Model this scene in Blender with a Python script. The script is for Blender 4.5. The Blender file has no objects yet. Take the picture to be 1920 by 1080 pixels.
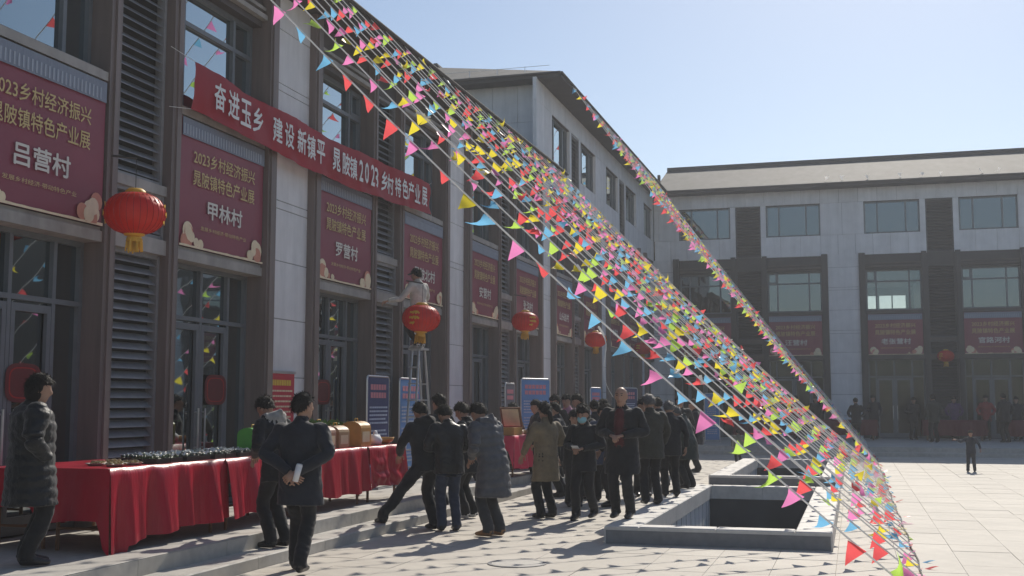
import bpy, bmesh, math, random
import numpy as np
from mathutils import Vector, Matrix, noise, kdtree
random.seed(7)
sc = bpy.context.scene
COL = sc.collection
R_ = math.radians

# ------------------------------------------------------------------ camera
FPX, CAMH = 2180.0, 1.6
PITCH = math.atan(218 / FPX)
YAW = math.atan(642 / (FPX / math.cos(PITCH)))
cd = bpy.data.cameras.new('camera')
cam = bpy.data.objects.new('camera', cd); COL.objects.link(cam)
cd.sensor_width = 36; cd.lens = FPX / 1920 * 36; cd.clip_start = .1; cd.clip_end = 2000
cam.location = (0, 0, CAMH)
cam.rotation_euler = (math.pi / 2 + PITCH, 0, YAW)
sc.camera = cam
# ------------------------------------------------------------------ sky and sun
SUN_EL, SUN_AZ = R_(37), R_(4.5)      # azimuth from +Y towards +X
w = bpy.data.worlds.new('World'); sc.world = w; w.use_nodes = True
nt = w.node_tree
bg = nt.nodes['Background']
sky = nt.nodes.new('ShaderNodeTexSky'); sky.sky_type = 'NISHITA'; sky.sun_disc = False
sky.sun_elevation = SUN_EL; sky.sun_rotation = SUN_AZ
sky.air_density = 1.0; sky.dust_density = .45; sky.ozone_density = 1.25
nt.links.new(sky.outputs[0], bg.inputs[0]); bg.inputs[1].default_value = 0.084
sl = bpy.data.lights.new('sun', 'SUN'); sl.energy = 3.65; sl.angle = R_(.55); sl.color = (1, .93, .82)
so = bpy.data.objects.new('sun', sl); COL.objects.link(so)
SUN = Vector((math.sin(SUN_AZ) * math.cos(SUN_EL), math.cos(SUN_AZ) * math.cos(SUN_EL), math.sin(SUN_EL)))
so.location = (20, 60, 60)
so.rotation_euler = SUN.to_track_quat('Z', 'Y').to_euler()
sc.view_settings.view_transform = 'Standard'; sc.view_settings.look = 'None'
sc.view_settings.exposure = 0.28; sc.view_settings.gamma = 1.0
sc.view_settings.use_curve_mapping = False
sc.cycles.max_bounces = 6; sc.cycles.diffuse_bounces = 3; sc.cycles.glossy_bounces = 3
sc.cycles.transmission_bounces = 3; sc.cycles.transparent_max_bounces = 8

# ------------------------------------------------------------------ helpers
def tag(o, label=None, cat=None, group=None, kind=None):
    if label: o['label'] = label
    if cat: o['category'] = cat
    if group: o['group'] = group
    if kind: o['kind'] = kind
    return o

def empty(name, loc=(0, 0, 0), rz=0, parent=None):
    o = bpy.data.objects.new(name, None); COL.objects.link(o)
    o.location = loc; o.rotation_euler = (0, 0, rz); o.empty_display_size = .2
    if parent: o.parent = parent
    return o

def link(name, me, parent=None, mw=None):
    o = bpy.data.objects.new(name, me); COL.objects.link(o)
    if parent: o.parent = parent
    if mw is not None: o.matrix_local = mw
    return o

MATS = {}
def mat(name, col, rough=.7, var=.12, scale=6, bump=0, bscale=60, metal=0, spec=.5, ior=None, rnd=0.0,
        transl=0, sheen=0, island=False, streak=None, coat=0, stain=None):
    m = bpy.data.materials.new(name); m.use_nodes = True
    t = m.node_tree; b = t.nodes['Principled BSDF']
    b.inputs['Roughness'].default_value = rough; b.inputs['Metallic'].default_value = metal
    b.inputs['Specular IOR Level'].default_value = spec
    if ior: b.inputs['IOR'].default_value = ior
    if sheen:
        b.inputs['Sheen Weight'].default_value = sheen
    if coat: b.inputs['Coat Weight'].default_value = coat
    tc = t.nodes.new('ShaderNodeTexCoord')
    nz = t.nodes.new('ShaderNodeTexNoise'); nz.inputs['Scale'].default_value = scale; nz.inputs['Detail'].default_value = 6
    src = tc.outputs['Object']
    if streak:
        mp = t.nodes.new('ShaderNodeMapping'); mp.inputs['Scale'].default_value = streak
        t.links.new(src, mp.inputs[0]); src = mp.outputs[0]
    t.links.new(src, nz.inputs['Vector'])
    mr = t.nodes.new('ShaderNodeMapRange')
    mr.inputs[1].default_value = .25; mr.inputs[2].default_value = .75
    mr.inputs[3].default_value = 1 - var; mr.inputs[4].default_value = 1 + var
    t.links.new(nz.outputs[0], mr.inputs[0])
    val = mr.outputs[0]
    if rnd:
        if island:
            g = t.nodes.new('ShaderNodeNewGeometry'); ro = g.outputs['Random Per Island']
        else:
            oi = t.nodes.new('ShaderNodeObjectInfo'); ro = oi.outputs['Random']
        m2 = t.nodes.new('ShaderNodeMapRange'); m2.inputs[3].default_value = 1 - rnd; m2.inputs[4].default_value = 1 + rnd
        t.links.new(ro, m2.inputs[0])
        mu = t.nodes.new('ShaderNodeMath'); mu.operation = 'MULTIPLY'
        t.links.new(val, mu.inputs[0]); t.links.new(m2.outputs[0], mu.inputs[1]); val = mu.outputs[0]
    if stain:        # weathering in world space: (scale, amount, stretch)
        ge = t.nodes.new('ShaderNodeNewGeometry'); mp2 = t.nodes.new('ShaderNodeMapping'); mp2.inputs['Scale'].default_value = stain[2]
        n3 = t.nodes.new('ShaderNodeTexNoise'); n3.inputs['Scale'].default_value = stain[0]; n3.inputs['Detail'].default_value = 7; n3.inputs['Roughness'].default_value = .62
        t.links.new(ge.outputs['Position'], mp2.inputs[0]); t.links.new(mp2.outputs[0], n3.inputs['Vector'])
        m3 = t.nodes.new('ShaderNodeMapRange'); m3.inputs[1].default_value = .3; m3.inputs[2].default_value = .7; m3.inputs[3].default_value = 1 - stain[1]; m3.inputs[4].default_value = 1 + stain[1] * .55
        t.links.new(n3.outputs[0], m3.inputs[0]); mu3 = t.nodes.new('ShaderNodeMath'); mu3.operation = 'MULTIPLY'
        t.links.new(val, mu3.inputs[0]); t.links.new(m3.outputs[0], mu3.inputs[1]); val = mu3.outputs[0]
    vm = t.nodes.new('ShaderNodeVectorMath'); vm.operation = 'SCALE'
    vm.inputs[0].default_value = col[:3]
    t.links.new(val, vm.inputs['Scale'])
    t.links.new(vm.outputs[0], b.inputs['Base Color'])
    if bump:
        n2 = t.nodes.new('ShaderNodeTexNoise'); n2.inputs['Scale'].default_value = bscale; n2.inputs['Detail'].default_value = 4
        t.links.new(src, n2.inputs['Vector'])
        bp = t.nodes.new('ShaderNodeBump'); bp.inputs['Strength'].default_value = bump; bp.inputs['Distance'].default_value = .02
        t.links.new(n2.outputs[0], bp.inputs['Height']); t.links.new(bp.outputs[0], b.inputs['Normal'])
    if transl:
        tr = t.nodes.new('ShaderNodeBsdfTranslucent'); t.links.new(vm.outputs[0], tr.inputs[0])
        mx = t.nodes.new('ShaderNodeMixShader'); mx.inputs[0].default_value = transl
        out = t.nodes['Material Output']
        t.links.new(b.outputs[0], mx.inputs[1]); t.links.new(tr.outputs[0], mx.inputs[2]); t.links.new(mx.outputs[0], out.inputs[0])
    MATS[name] = m
    return m

class MB:
    def __init__(s): s.v = []; s.f = []; s.m = []
    def add(s, vs, fs, m=0):
        o = len(s.v); s.v += [tuple(p) for p in vs]
        for q in fs: s.f.append(tuple(i + o for i in q)); s.m.append(m)
    def box(s, x0, x1, y0, y1, z0, z1, m=0):
        vs = [(x, y, z) for z in (z0, z1) for y in (y0, y1) for x in (x0, x1)]
        s.add(vs, [(0, 2, 3, 1), (4, 5, 7, 6), (0, 1, 5, 4), (2, 6, 7, 3), (0, 4, 6, 2), (1, 3, 7, 5)], m)
        return s
    def obox(s, M, sx, sy, sz, m=0):
        vs = [M @ Vector((x, y, z)) for z in (-sz / 2, sz / 2) for y in (-sy / 2, sy / 2) for x in (-sx / 2, sx / 2)]
        s.add(vs, [(0, 2, 3, 1), (4, 5, 7, 6), (0, 1, 5, 4), (2, 6, 7, 3), (0, 4, 6, 2), (1, 3, 7, 5)], m); return s
    def quad(s, a, b, c, d, m=0): s.add([a, b, c, d], [(0, 1, 2, 3)], m); return s
    def tube(s, pts, ra, rb=None, n=8, m=0, side=(1, 0, 0), caps=True):
        pts = [Vector(p) for p in pts]; k = len(pts)
        if not hasattr(ra, '__len__'): ra = [ra] * k
        rb = ra if rb is None else (rb if hasattr(rb, '__len__') else [rb] * k)
        vs = []; sd0 = Vector(side)
        for i, p in enumerate(pts):
            t = (pts[min(i + 1, k - 1)] - pts[max(i - 1, 0)])
            t = t.normalized() if t.length > 1e-9 else Vector((0, 0, 1))
            sd = sd0 - t * sd0.dot(t)
            if sd.length < .05: sd = t.orthogonal()
            sd.normalize(); fr = t.cross(sd)
            for j in range(n):
                a = 2 * math.pi * j / n
                vs.append(p + sd * math.cos(a) * ra[i] + fr * math.sin(a) * rb[i])
        fs = [(i * n + j, i * n + (j + 1) % n, (i + 1) * n + (j + 1) % n, (i + 1) * n + j) for i in range(k - 1) for j in range(n)]
        if caps: fs += [tuple(range(n))[::-1], tuple((k - 1) * n + j for j in range(n))]
        s.add(vs, fs, m); return s
    def ell(s, c, r, n=14, k=10, m=0, M=None, fn=None):
        c = Vector(c); vs = []
        for i in range(k + 1):
            th = math.pi * i / k
            for j in range(n):
                a = 2 * math.pi * j / n
                d = Vector((math.sin(th) * math.cos(a), math.sin(th) * math.sin(a), math.cos(th)))
                q = fn(d) if fn else 1
                p = Vector((d.x * r[0], d.y * r[1], d.z * r[2])) * q
                if M: p = M @ p
                vs.append(c + p)
        fs = [(i * n + j, (i + 1) * n + j, (i + 1) * n + (j + 1) % n, i * n + (j + 1) % n) for i in range(k) for j in range(n)]
        s.add(vs, fs, m); return s
    def lathe(s, prof, c=(0, 0, 0), n=24, m=0):
        c = Vector(c); vs = [c + Vector((r * math.cos(2 * math.pi * j / n), r * math.sin(2 * math.pi * j / n), z)) for r, z in prof for j in range(n)]
        k = len(prof)
        s.add(vs, [(i * n + j, i * n + (j + 1) % n, (i + 1) * n + (j + 1) % n, (i + 1) * n + j) for i in range(k - 1) for j in range(n)], m); return s
    def mesh(s, name, mats, smooth=False):
        me = bpy.data.meshes.new(name); me.from_pydata(s.v, [], s.f)
        for q in (mats if isinstance(mats, (list, tuple)) else [mats]): me.materials.append(q)
        if any(s.m): me.polygons.foreach_set('material_index', s.m)
        if smooth: me.polygons.foreach_set('use_smooth', [True] * len(me.polygons))
        me.update(); return me
    def build(s, name, mats, parent=None, smooth=False, mw=None):
        return link(name, s.mesh(name, mats, smooth), parent, mw)

# pixel of the 1920-wide photograph -> point on a known plane (used to site things at their real place)
Fv = Vector((-math.sin(YAW) * math.cos(PITCH), math.cos(YAW) * math.cos(PITCH), math.sin(PITCH)))
Rv = Vector((math.cos(YAW), math.sin(YAW), 0)); Uv = Rv.cross(Fv); Cv = Vector((0, 0, CAMH))
def ray(x, y): return Fv + Rv * ((x - 960) / FPX) - Uv * ((y - 540) / FPX)
def onz(x, y, z): d = ray(x, y); return Cv + d * ((z - CAMH) / d.z)
def onx(x, y, X): d = ray(x, y); return Cv + d * (X / d.x)
def ony(x, y, Y): d = ray(x, y); return Cv + d * (Y / d.y)
def topz(loc, y):       # height of the point straight above loc that is seen at photo row y
    d = Vector((loc[0], loc[1], 0)); a = d.dot(Fv); b = d.dot(Uv); k = (540 - y) / FPX
    # (b + dz*U.z) = k (a + dz*F.z), dz measured from the camera height
    return CAMH + (k * a - b) / (Uv.z - k * Fv.z)

# text outlines (built-in font), made before anything else is in the scene
TXT = {}
def text_mesh(body, off=.012):
    bold = {.016: .022, .011: .010, .010: .02}.get(off, 0)
    if (body, off) in TXT: return TXT[(body, off)]
    c = bpy.data.curves.new('lettering', 'FONT'); c.body = body; c.align_x = 'CENTER'; c.align_y = 'CENTER'
    c.offset = 0; c.resolution_u = 2; c.fill_mode = 'FRONT'
    o = bpy.data.objects.new('lettering', c); COL.objects.link(o)
    dg = bpy.context.evaluated_depsgraph_get()
    me = bpy.data.meshes.new_from_object(o.evaluated_get(dg)); me.name = 'lettering'; me.materials.clear()
    bpy.data.objects.remove(o)
    if bold:
        bmx = bmesh.new(); bmx.from_mesh(me); src = list(bmx.verts) + list(bmx.edges) + list(bmx.faces)
        for k, (dx, dy) in enumerate(((bold, 0), (-bold, 0), (0, bold), (0, -bold))):
            d = bmesh.ops.duplicate(bmx, geom=src)['geom']
            for v in d:
                if isinstance(v, bmesh.types.BMVert): v.co.x += dx; v.co.y += dy; v.co.z += .0006 * (k + 1)
        bmx.to_mesh(me); bmx.free()
    xs = [v.co.x for v in me.vertices]; ys = [v.co.y for v in me.vertices]
    if xs:
        cx, cy = (min(xs) + max(xs)) / 2, (min(ys) + max(ys)) / 2; wd = max(xs) - min(xs)
        for v in me.vertices: v.co.x -= cx; v.co.y -= cy
    else: wd = 1
    TXT[(body, off)] = (me, wd, (max(ys) - min(ys)) if ys else 1)
    return TXT[(body, off)]

LINE1, LINE2, SMALL = '2023乡村经济振兴', '晁陂镇特色产业展', '发展乡村经济·带动特色产业'
BANNER = '奋进玉乡 建设新镇平 晁陂镇2023乡村特色产业展'
VILL_L = ['', '吕营村', '甲林村', '罗营村', '晁陂北村', '安营村', '张沟村', '山头赵村', '柴庄村', '余堂村', '白衣堂村', '李营村']
VILL_B = ['', '汪营村', '老张营村', '官路河村', '贺营村', '']
for t in [LINE1, LINE2, SMALL] + VILL_L + VILL_B:
    if t: text_mesh(t, .016 if t in VILL_L + VILL_B else .011 if t != SMALL else .008)
for ch in set(BANNER.replace(' ', '')): text_mesh(ch, .010)
for t in ('福',): text_mesh(t, .008)

# ------------------------------------------------------------------ materials
mat('stone', (.76, .75, .755), .6, .07, 3, .05, 200, rnd=.05, spec=.4, stain=(1.6, .13, (2.2, 2.2, .22)))
mat('trim', (.195, .156, .144), .5, .12, 4, .03, 120, streak=(1, 1, .15), stain=(2.5, .22, (3, 3, .2)))
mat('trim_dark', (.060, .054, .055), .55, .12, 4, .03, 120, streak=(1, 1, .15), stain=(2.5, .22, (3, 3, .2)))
mat('brown_wall', (.085, .068, .063), .55, .15, 3, .03, 90, stain=(2, .2, (2, 2, .3)))
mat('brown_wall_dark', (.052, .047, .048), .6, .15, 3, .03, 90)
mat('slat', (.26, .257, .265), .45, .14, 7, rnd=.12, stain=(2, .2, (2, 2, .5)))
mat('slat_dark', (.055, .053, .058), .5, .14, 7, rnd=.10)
mat('louver_back', (.03, .03, .032), .8, .1)
mat('ledge', (.36, .335, .31), .55, .14, 5, .04, 80, stain=(3, .25, (1, 1, .4)))
mat('frame', (.15, .165, .18), .4, .08, 9)
def glass(name, tint, body, lo, hi, wave=.012, clear=False):
    m = bpy.data.materials.new(name); m.use_nodes = True; t = m.node_tree
    t.nodes.remove(t.nodes['Principled BSDF'])
    df = t.nodes.new('ShaderNodeBsdfTransparent' if clear else 'ShaderNodeBsdfDiffuse'); df.inputs[0].default_value = (*body, 1)
    gl = t.nodes.new('ShaderNodeBsdfGlossy'); gl.inputs[0].default_value = (*tint, 1); gl.inputs['Roughness'].default_value = .02
    lw = t.nodes.new('ShaderNodeLayerWeight'); lw.inputs[0].default_value = .5
    mr = t.nodes.new('ShaderNodeMapRange'); mr.inputs[3].default_value = lo; mr.inputs[4].default_value = hi
    t.links.new(lw.outputs['Facing'], mr.inputs[0])
    tc = t.nodes.new('ShaderNodeTexCoord'); nz = t.nodes.new('ShaderNodeTexNoise'); nz.inputs['Scale'].default_value = 1.1
    bp = t.nodes.new('ShaderNodeBump'); bp.inputs['Strength'].default_value = wave; bp.inputs['Distance'].default_value = .2
    t.links.new(tc.outputs['Object'], nz.inputs['Vector']); t.links.new(nz.outputs[0], bp.inputs['Height']); t.links.new(bp.outputs[0], gl.inputs['Normal'])
    mx = t.nodes.new('ShaderNodeMixShader'); t.links.new(mr.outputs[0], mx.inputs[0]); t.links.new(df.outputs[0], mx.inputs[1]); t.links.new(gl.outputs[0], mx.inputs[2])
    t.links.new(mx.outputs[0], t.nodes['Material Output'].inputs[0]); MATS[name] = m
glass('pane', (.80, .90, .93), (.012, .016, .018), .16, .86)
glass('pane_low', (.78, .86, .88), (.013, .016, .017), .025, .84)
glass('pane_clear', (.80, .90, .93), (.70, .74, .74), .10, .80, .012, True)
mat('roof_tile', (.068, .066, .063), .8, .4, 2.5, .25, 18, streak=(1, .25, 1))
mat('eave', (.085, .078, .076), .9, .12, 3, spec=.15)
mat('soffit', (.12, .11, .105), .7, .1, 3)
mat('paving', (.56, .515, .445), .75, .08, 5, .08, 140, rnd=.045, stain=(.55, .13, (1, 1, 1)))
mat('paving_far', (.56, .515, .445), .75, .08, 5, .08, 140, rnd=.045, island=True, stain=(.55, .13, (1, 1, 1)))
mat('joint', (.45, .415, .355), .9, .2, 8)
mat('granite', (.50, .475, .43), .7, .12, 12, .08, 200, rnd=.06, stain=(.9, .16, (1, 1, 1)))
mat('coping', (.68, .655, .61), .7, .1, 12, .06, 200, rnd=.05, stain=(.9, .14, (1, 1, 1)))
mat('granite_dark', (.22, .22, .225), .6, .15, 10, .06, 160)
mat('pit_wall', (.80, .79, .77), .7, .25, 3, .1, 60, streak=(3, 3, .25))
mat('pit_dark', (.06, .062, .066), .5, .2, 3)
mat('sign_red', (.25, .048, .075), .5, .10, 1.6, .08, 5)
mat('sign_gold', (.62, .47, .21), .6, .05)
mat('sign_white', (.72, .68, .62), .6, .05)
mat('sign_cream', (.80, .66, .45), .55, .12, 9)
mat('sign_coral', (.62, .26, .17), .55, .12, 9)
mat('sign_blue', (.20, .23, .29), .55, .14, 9, streak=(6, 6, 1))
mat('sign_blue2', (.34, .38, .45), .55, .1)
mat('banner_red', (.42, .022, .040), .6, .08, 2, .1, 6, transl=.25)
mat('banner_white', (.80, .78, .78), .7, .04)
mat('lantern_red', (.72, .035, .022), .45, .08, 8, .05, 90, transl=.30, rnd=.05)
mat('lantern_rib', (.40, .012, .010), .5, .1)
mat('gold', (.80, .48, .06), .5, .12, 12, transl=.2)
mat('cloth_red', (.38, .005, .026), .34, .10, 3, .45, 6, spec=.45, streak=(2, 5, .9))
mat('cloth_pink', (.66, .03, .09), .4, .08, 3, .06, 22)
mat('wood', (.20, .10, .055), .6, .2, 6, streak=(1, 8, 8))
mat('alum', (.62, .63, .64), .35, .08, 10, metal=.75)
mat('steel', (.60, .61, .63), .3, .08, 10, metal=.8)
mat('rope_white', (.88, .87, .85), .5, .05, transl=.4)
mat('rope_dark', (.07, .065, .06), .8, .1)
FL = {'flag_red': (.88, .12, .13), 'flag_pink': (.90, .28, .60), 'flag_yellow': (.90, .76, .06),
      'flag_green': (.55, .82, .14), 'flag_blue': (.20, .53, .82)}
for k, c in FL.items(): mat(k, c, .4, .06, 9, transl=.58, spec=.4)
mat('skin', (.40, .235, .165), .5, .1, 14)
mat('hair', (.016, .014, .013), .7, .3, 30, .4, 90, spec=.25)
mat('hair_grey', (.12, .12, .12), .55, .3, 30, .4, 90)
mat('leather_shoe', (.022, .020, .020), .35, .15)
mat('tan_boot', (.25, .13, .055), .6, .15)
mat('white_shoe', (.62, .62, .62), .6, .1)
mat('eye_dark', (.02, .015, .012), .3, .05)
mat('lip', (.30, .11, .09), .5, .05)
mat('mask_blue', (.28, .55, .62), .7, .05)
mat('mask_white', (.75, .76, .78), .7, .05)
mat('leaf', (.10, .20, .035), .6, .3, 30)

# =================================================================== THE SETTING
XF = -7.95            # left facade plane
YB = 48.43            # back facade plane
MOD = 7.45
ZP = .27              # platform level
XK1, XK0 = -5.97, -5.62          # upper and lower step edges along the left side
YK1, YK0 = 38.3, 37.95           # the same along the back side
XR = 27.0                         # facade of the shops opposite (outside the picture, mirrored in the glass)
PITS = [(-2.82, -.27, 13.42, 20.75), (-2.82, -.27, 23.5, 31.0)]
RIM = .34

# ground sheet with two openings for the sunken light wells
g = MB(); zg = -.012
xs = [-160, PITS[0][0] + .1, PITS[0][1] - .1, 160]
ys = [-120, PITS[0][2] + .1, PITS[0][3] - .1, PITS[1][2] + .1, PITS[1][3] - .1, 240]
for i in range(3):
    for j in range(5):
        if i == 1 and j in (1, 3): continue
        g.quad((xs[i], ys[j], zg), (xs[i + 1], ys[j], zg), (xs[i + 1], ys[j + 1], zg), (xs[i], ys[j + 1], zg))
ground = tag(g.build('ground', MATS['joint']), kind='structure')
# paving slabs, 0.6 x 0.6, in rows parallel to the shop fronts
SX, SY = .60, .60
def in_pit(x0, x1, y0, y1):
    return any(x1 > p[0] and x0 < p[1] and y1 > p[2] and y0 < p[3] for p in PITS)
slab = MB(); slab.box(.002, SX - .002, .002, SY - .002, -.03, 0)
slab_me = slab.mesh('paving_slab', MATS['paving'])
far = MB(); cells = []
for i in range(-10, 46):
    for j in range(-10, 64):
        x0 = XK0 + .004 + (i + 10) * SX - 0.0; y0 = j * SY
        if x0 > XR - 6 or y0 + SY > YK0 or in_pit(x0, x0 + SX, y0, y0 + SY): continue
        c = Vector((x0 + SX / 2, y0 + SY / 2, 0)); d = c - Cv; wd = d.dot(Fv)
        vis = wd > 2 and abs(d.dot(Rv) / wd) < .46 and d.dot(Uv) / wd > -.262
        cells.append(((0 if vis else 1), d.length, x0, y0))
cells.sort()
rs = random.Random(3)
for n, (vis, dist, x0, y0) in enumerate(cells):
    dz = rs.uniform(-.0025, .0015)
    if n < 300:
        o = link('paving_slab', slab_me, ground); o.location = (x0, y0, dz)
    else:
        far.box(x0 + .003, x0 + SX - .003, y0 + .003, y0 + SY - .003, -.03, dz)
# cut slabs around the light wells
for p in PITS:
    for i in range(int((p[0] - XK0) // SX) - 1, int((p[1] - XK0) // SX) + 2):
        for j in range(int(p[2] // SY) - 1, int(p[3] // SY) + 2):
            x0, x1, y0, y1 = XK0 + .004 + i * SX, XK0 + .004 + (i + 1) * SX, j * SY, (j + 1) * SY
            if not in_pit(x0, x1, y0, y1): continue
            if x0 < p[0]: far.box(x0 + .003, p[0] - .002, y0 + .003, y1 - .003, -.03, -.001)
            if x1 > p[1]: far.box(p[1] + .002, x1 - .003, y0 + .003, y1 - .003, -.03, -.001)
            a, b = max(x0, p[0]), min(x1, p[1])
            if y0 < p[2]: far.box(a + .003, b - .003, y0 + .003, p[2] - .002, -.03, -.0015)
            if y1 > p[3]: far.box(a + .003, b - .003, p[3] + .002, y1 - .003, -.03, -.0015)
tag(far.build('paving_field', MATS['paving_far'], ground), kind='stuff')

# raised walk in front of the shops with one intermediate step, kerb stones one by one
def walk(name, a0, a1, P, edge1, edge0, back, L=1.49):
    """P maps (along, across, z) to world; across runs from the facade to the square"""
    st = tag(empty(name), kind='structure')
    top = MB()
    vs = [P(a0, back, ZP - .004), P(a1, back, ZP - .004), P(a1, edge1, ZP - .004), P(a0, edge1, ZP - .004)]
    top.add(vs, [(0, 1, 2, 3)]); top.build('walk_paving', MATS['granite'], st)
    n = int(math.ceil((a1 - a0) / L))
    for k in range(n):
        u0, u1 = a0 + k * L, min(a0 + (k + 1) * L, a1)
        if u1 - u0 < .05: continue
        for (e_in, e_out, zt, zb, nm) in ((edge1 - .42 * SGN, edge1, ZP, -.02, 'kerb_stone'), (edge1 + .002 * SGN, edge0, .12, -.02, 'step_stone')):
            b = MB(); q = []
            for z in (zb, zt):
                for (uu, aa) in ((u0 + .003, e_in), (u1 - .003, e_in), (u1 - .003, e_out), (u0 + .003, e_out)): q.append(P(uu, aa, z))
            # small chamfer along the outer top edge
            c = .012
            q2 = [P(u0 + .003, e_out - c * SGN, zt), P(u1 - .003, e_out - c * SGN, zt), P(u1 - .003, e_out, zt - c), P(u0 + .003, e_out, zt - c)]
            vsx = q[:6] + q2
            b.add(vsx, [(4, 5, 7, 6), (6, 7, 8, 9), (9, 8, 2, 3), (0, 1, 5, 4), (1, 2, 8, 7, 5), (0, 4, 6, 9, 3)])
            b.build(nm, MATS['granite'], st)
    return st
SGN = 1
walk('shop_walkway', -6, YK1, lambda u, a, z: (a, u, z), XK1, XK0, XF - .4)
SGN = -1
walk('shop_walkway', XK0 + .05, XR + 2, lambda u, a, z: (u, a, z), YK1, YK0, YB + .4)
b = MB(); b.quad((XF - .4, YK1 - .43, ZP - .006), (XK1 - .1, YK1 - .43, ZP - .006), (XK0 + .05, YB + .4, ZP - .006), (XF - .4, YB + .4, ZP - .006))
b.box(XK1, XK0 + .05, YK1 - .1, YK1 + .4, -.02, ZP - .003)
tag(b.build('walkway_corner', MATS['granite']), kind='structure')

# ------------------------------------------------------------------ light wells
def light_well(p, label):
    x0, x1, y0, y1 = p; t = empty('light_well', ((x0 + x1) / 2, y0, 0))
    tag(t, label, 'light well', 'granite rimmed light wells in the square')
    M = Matrix.Translation((-(x0 + x1) / 2, -y0, 0)); D = -3.2; zt = .20
    def cop(a0, a1, b0, b1):
        m = MB(); c = .012
        m.add([(a0, b0, -.02), (a1, b0, -.02), (a1, b1, -.02), (a0, b1, -.02), (a0, b0, zt - c), (a1, b0, zt - c), (a1, b1, zt - c), (a0, b1, zt - c),
               (a0 + c, b0 + c, zt), (a1 - c, b0 + c, zt), (a1 - c, b1 - c, zt), (a0 + c, b1 - c, zt)],
              [(0, 1, 5, 4), (1, 2, 6, 5), (2, 3, 7, 6), (3, 0, 4, 7), (4, 5, 9, 8), (5, 6, 10, 9), (6, 7, 11, 10), (7, 4, 8, 11), (8, 9, 10, 11)])
        m.build('coping_stone', MATS['coping'], t, mw=M)
    n = 5
    for k in range(n):
        a, b_ = y0 + (y1 - y0) * k / n, y0 + (y1 - y0) * (k + 1) / n
        cop(x0, x0 + RIM + .06, a + .002, b_ - .002); cop(x1 - RIM - .06, x1, a + .002, b_ - .002)
    for k in range(2):
        a = x0 + RIM + .062; wd = (x1 - x0 - 2 * RIM - .124) / 2
        cop(a + k * wd + .002, a + (k + 1) * wd - .002, y0, y0 + .27); cop(a + k * wd + .002, a + (k + 1) * wd - .002, y1 - .27, y1)
    xi0, xi1, yi0, yi1 = x0 + RIM + .03, x1 - RIM - .03, y0 + .24, y1 - .24
    wl = MB(); wl.quad((xi0, yi0, D), (xi0, yi1, D), (xi0, yi1, .18), (xi0, yi0, .18)); wl.build('side_wall', MATS['pit_wall'], t, mw=M)
    wl = MB(); wl.quad((xi1, yi0, D), (xi1, yi1, D), (xi1, yi1, .18), (xi1, yi0, .18))
    wl.build('side_wall', MATS['pit_wall'], t, mw=M)
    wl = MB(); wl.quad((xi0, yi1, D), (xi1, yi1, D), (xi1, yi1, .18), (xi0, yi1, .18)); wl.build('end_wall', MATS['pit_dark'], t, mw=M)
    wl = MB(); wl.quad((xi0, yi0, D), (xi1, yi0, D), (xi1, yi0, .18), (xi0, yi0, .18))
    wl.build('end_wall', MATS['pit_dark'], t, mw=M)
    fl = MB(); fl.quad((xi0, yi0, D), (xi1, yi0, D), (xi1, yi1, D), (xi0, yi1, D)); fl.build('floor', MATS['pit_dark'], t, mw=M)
    # slab joints of the side wall: narrow dark grooves as recessed battens
    gr = MB()
    for k in range(1, 14):
        yy = yi0 + (yi1 - yi0) * k / 14; gr.box(xi0 - .01, xi0 + .004, yy - .008, yy + .008, D, .17)
    gr.build('joint_line', MATS['granite_dark'], t, mw=M)
    # thin dark sheet on the rim's camera side, shade put into its colour
    fc = MB(); fc.box(x0 + .02, x1 - .02, y0 - .006, y0 - .001, .0, .155); fc.build('rim_shade_face', MATS['granite_dark'], t, mw=M)
light_well(PITS[0], 'nearer sunken light well with grey granite rim, bald man standing on its rim')
light_well(PITS[1], 'farther sunken light well with grey granite rim, near the shaded back walk')

# ------------------------------------------------------------------ shop buildings
PAL = {}
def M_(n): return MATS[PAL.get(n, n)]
def lmap(u, n, z): return (XF + n, u, z)
def bmap(u, n, z): return (u, YB - n, z)
def pbox(m, P, u0, u1, n0, n1, z0, z1, mi=0):
    vs = [P(u, n, z) for z in (z0, z1) for n in (n0, n1) for u in (u0, u1)]
    m.add(vs, [(0, 2, 3, 1), (4, 5, 7, 6), (0, 1, 5, 4), (2, 6, 7, 3), (0, 4, 6, 2), (1, 3, 7, 5)], mi)

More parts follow.
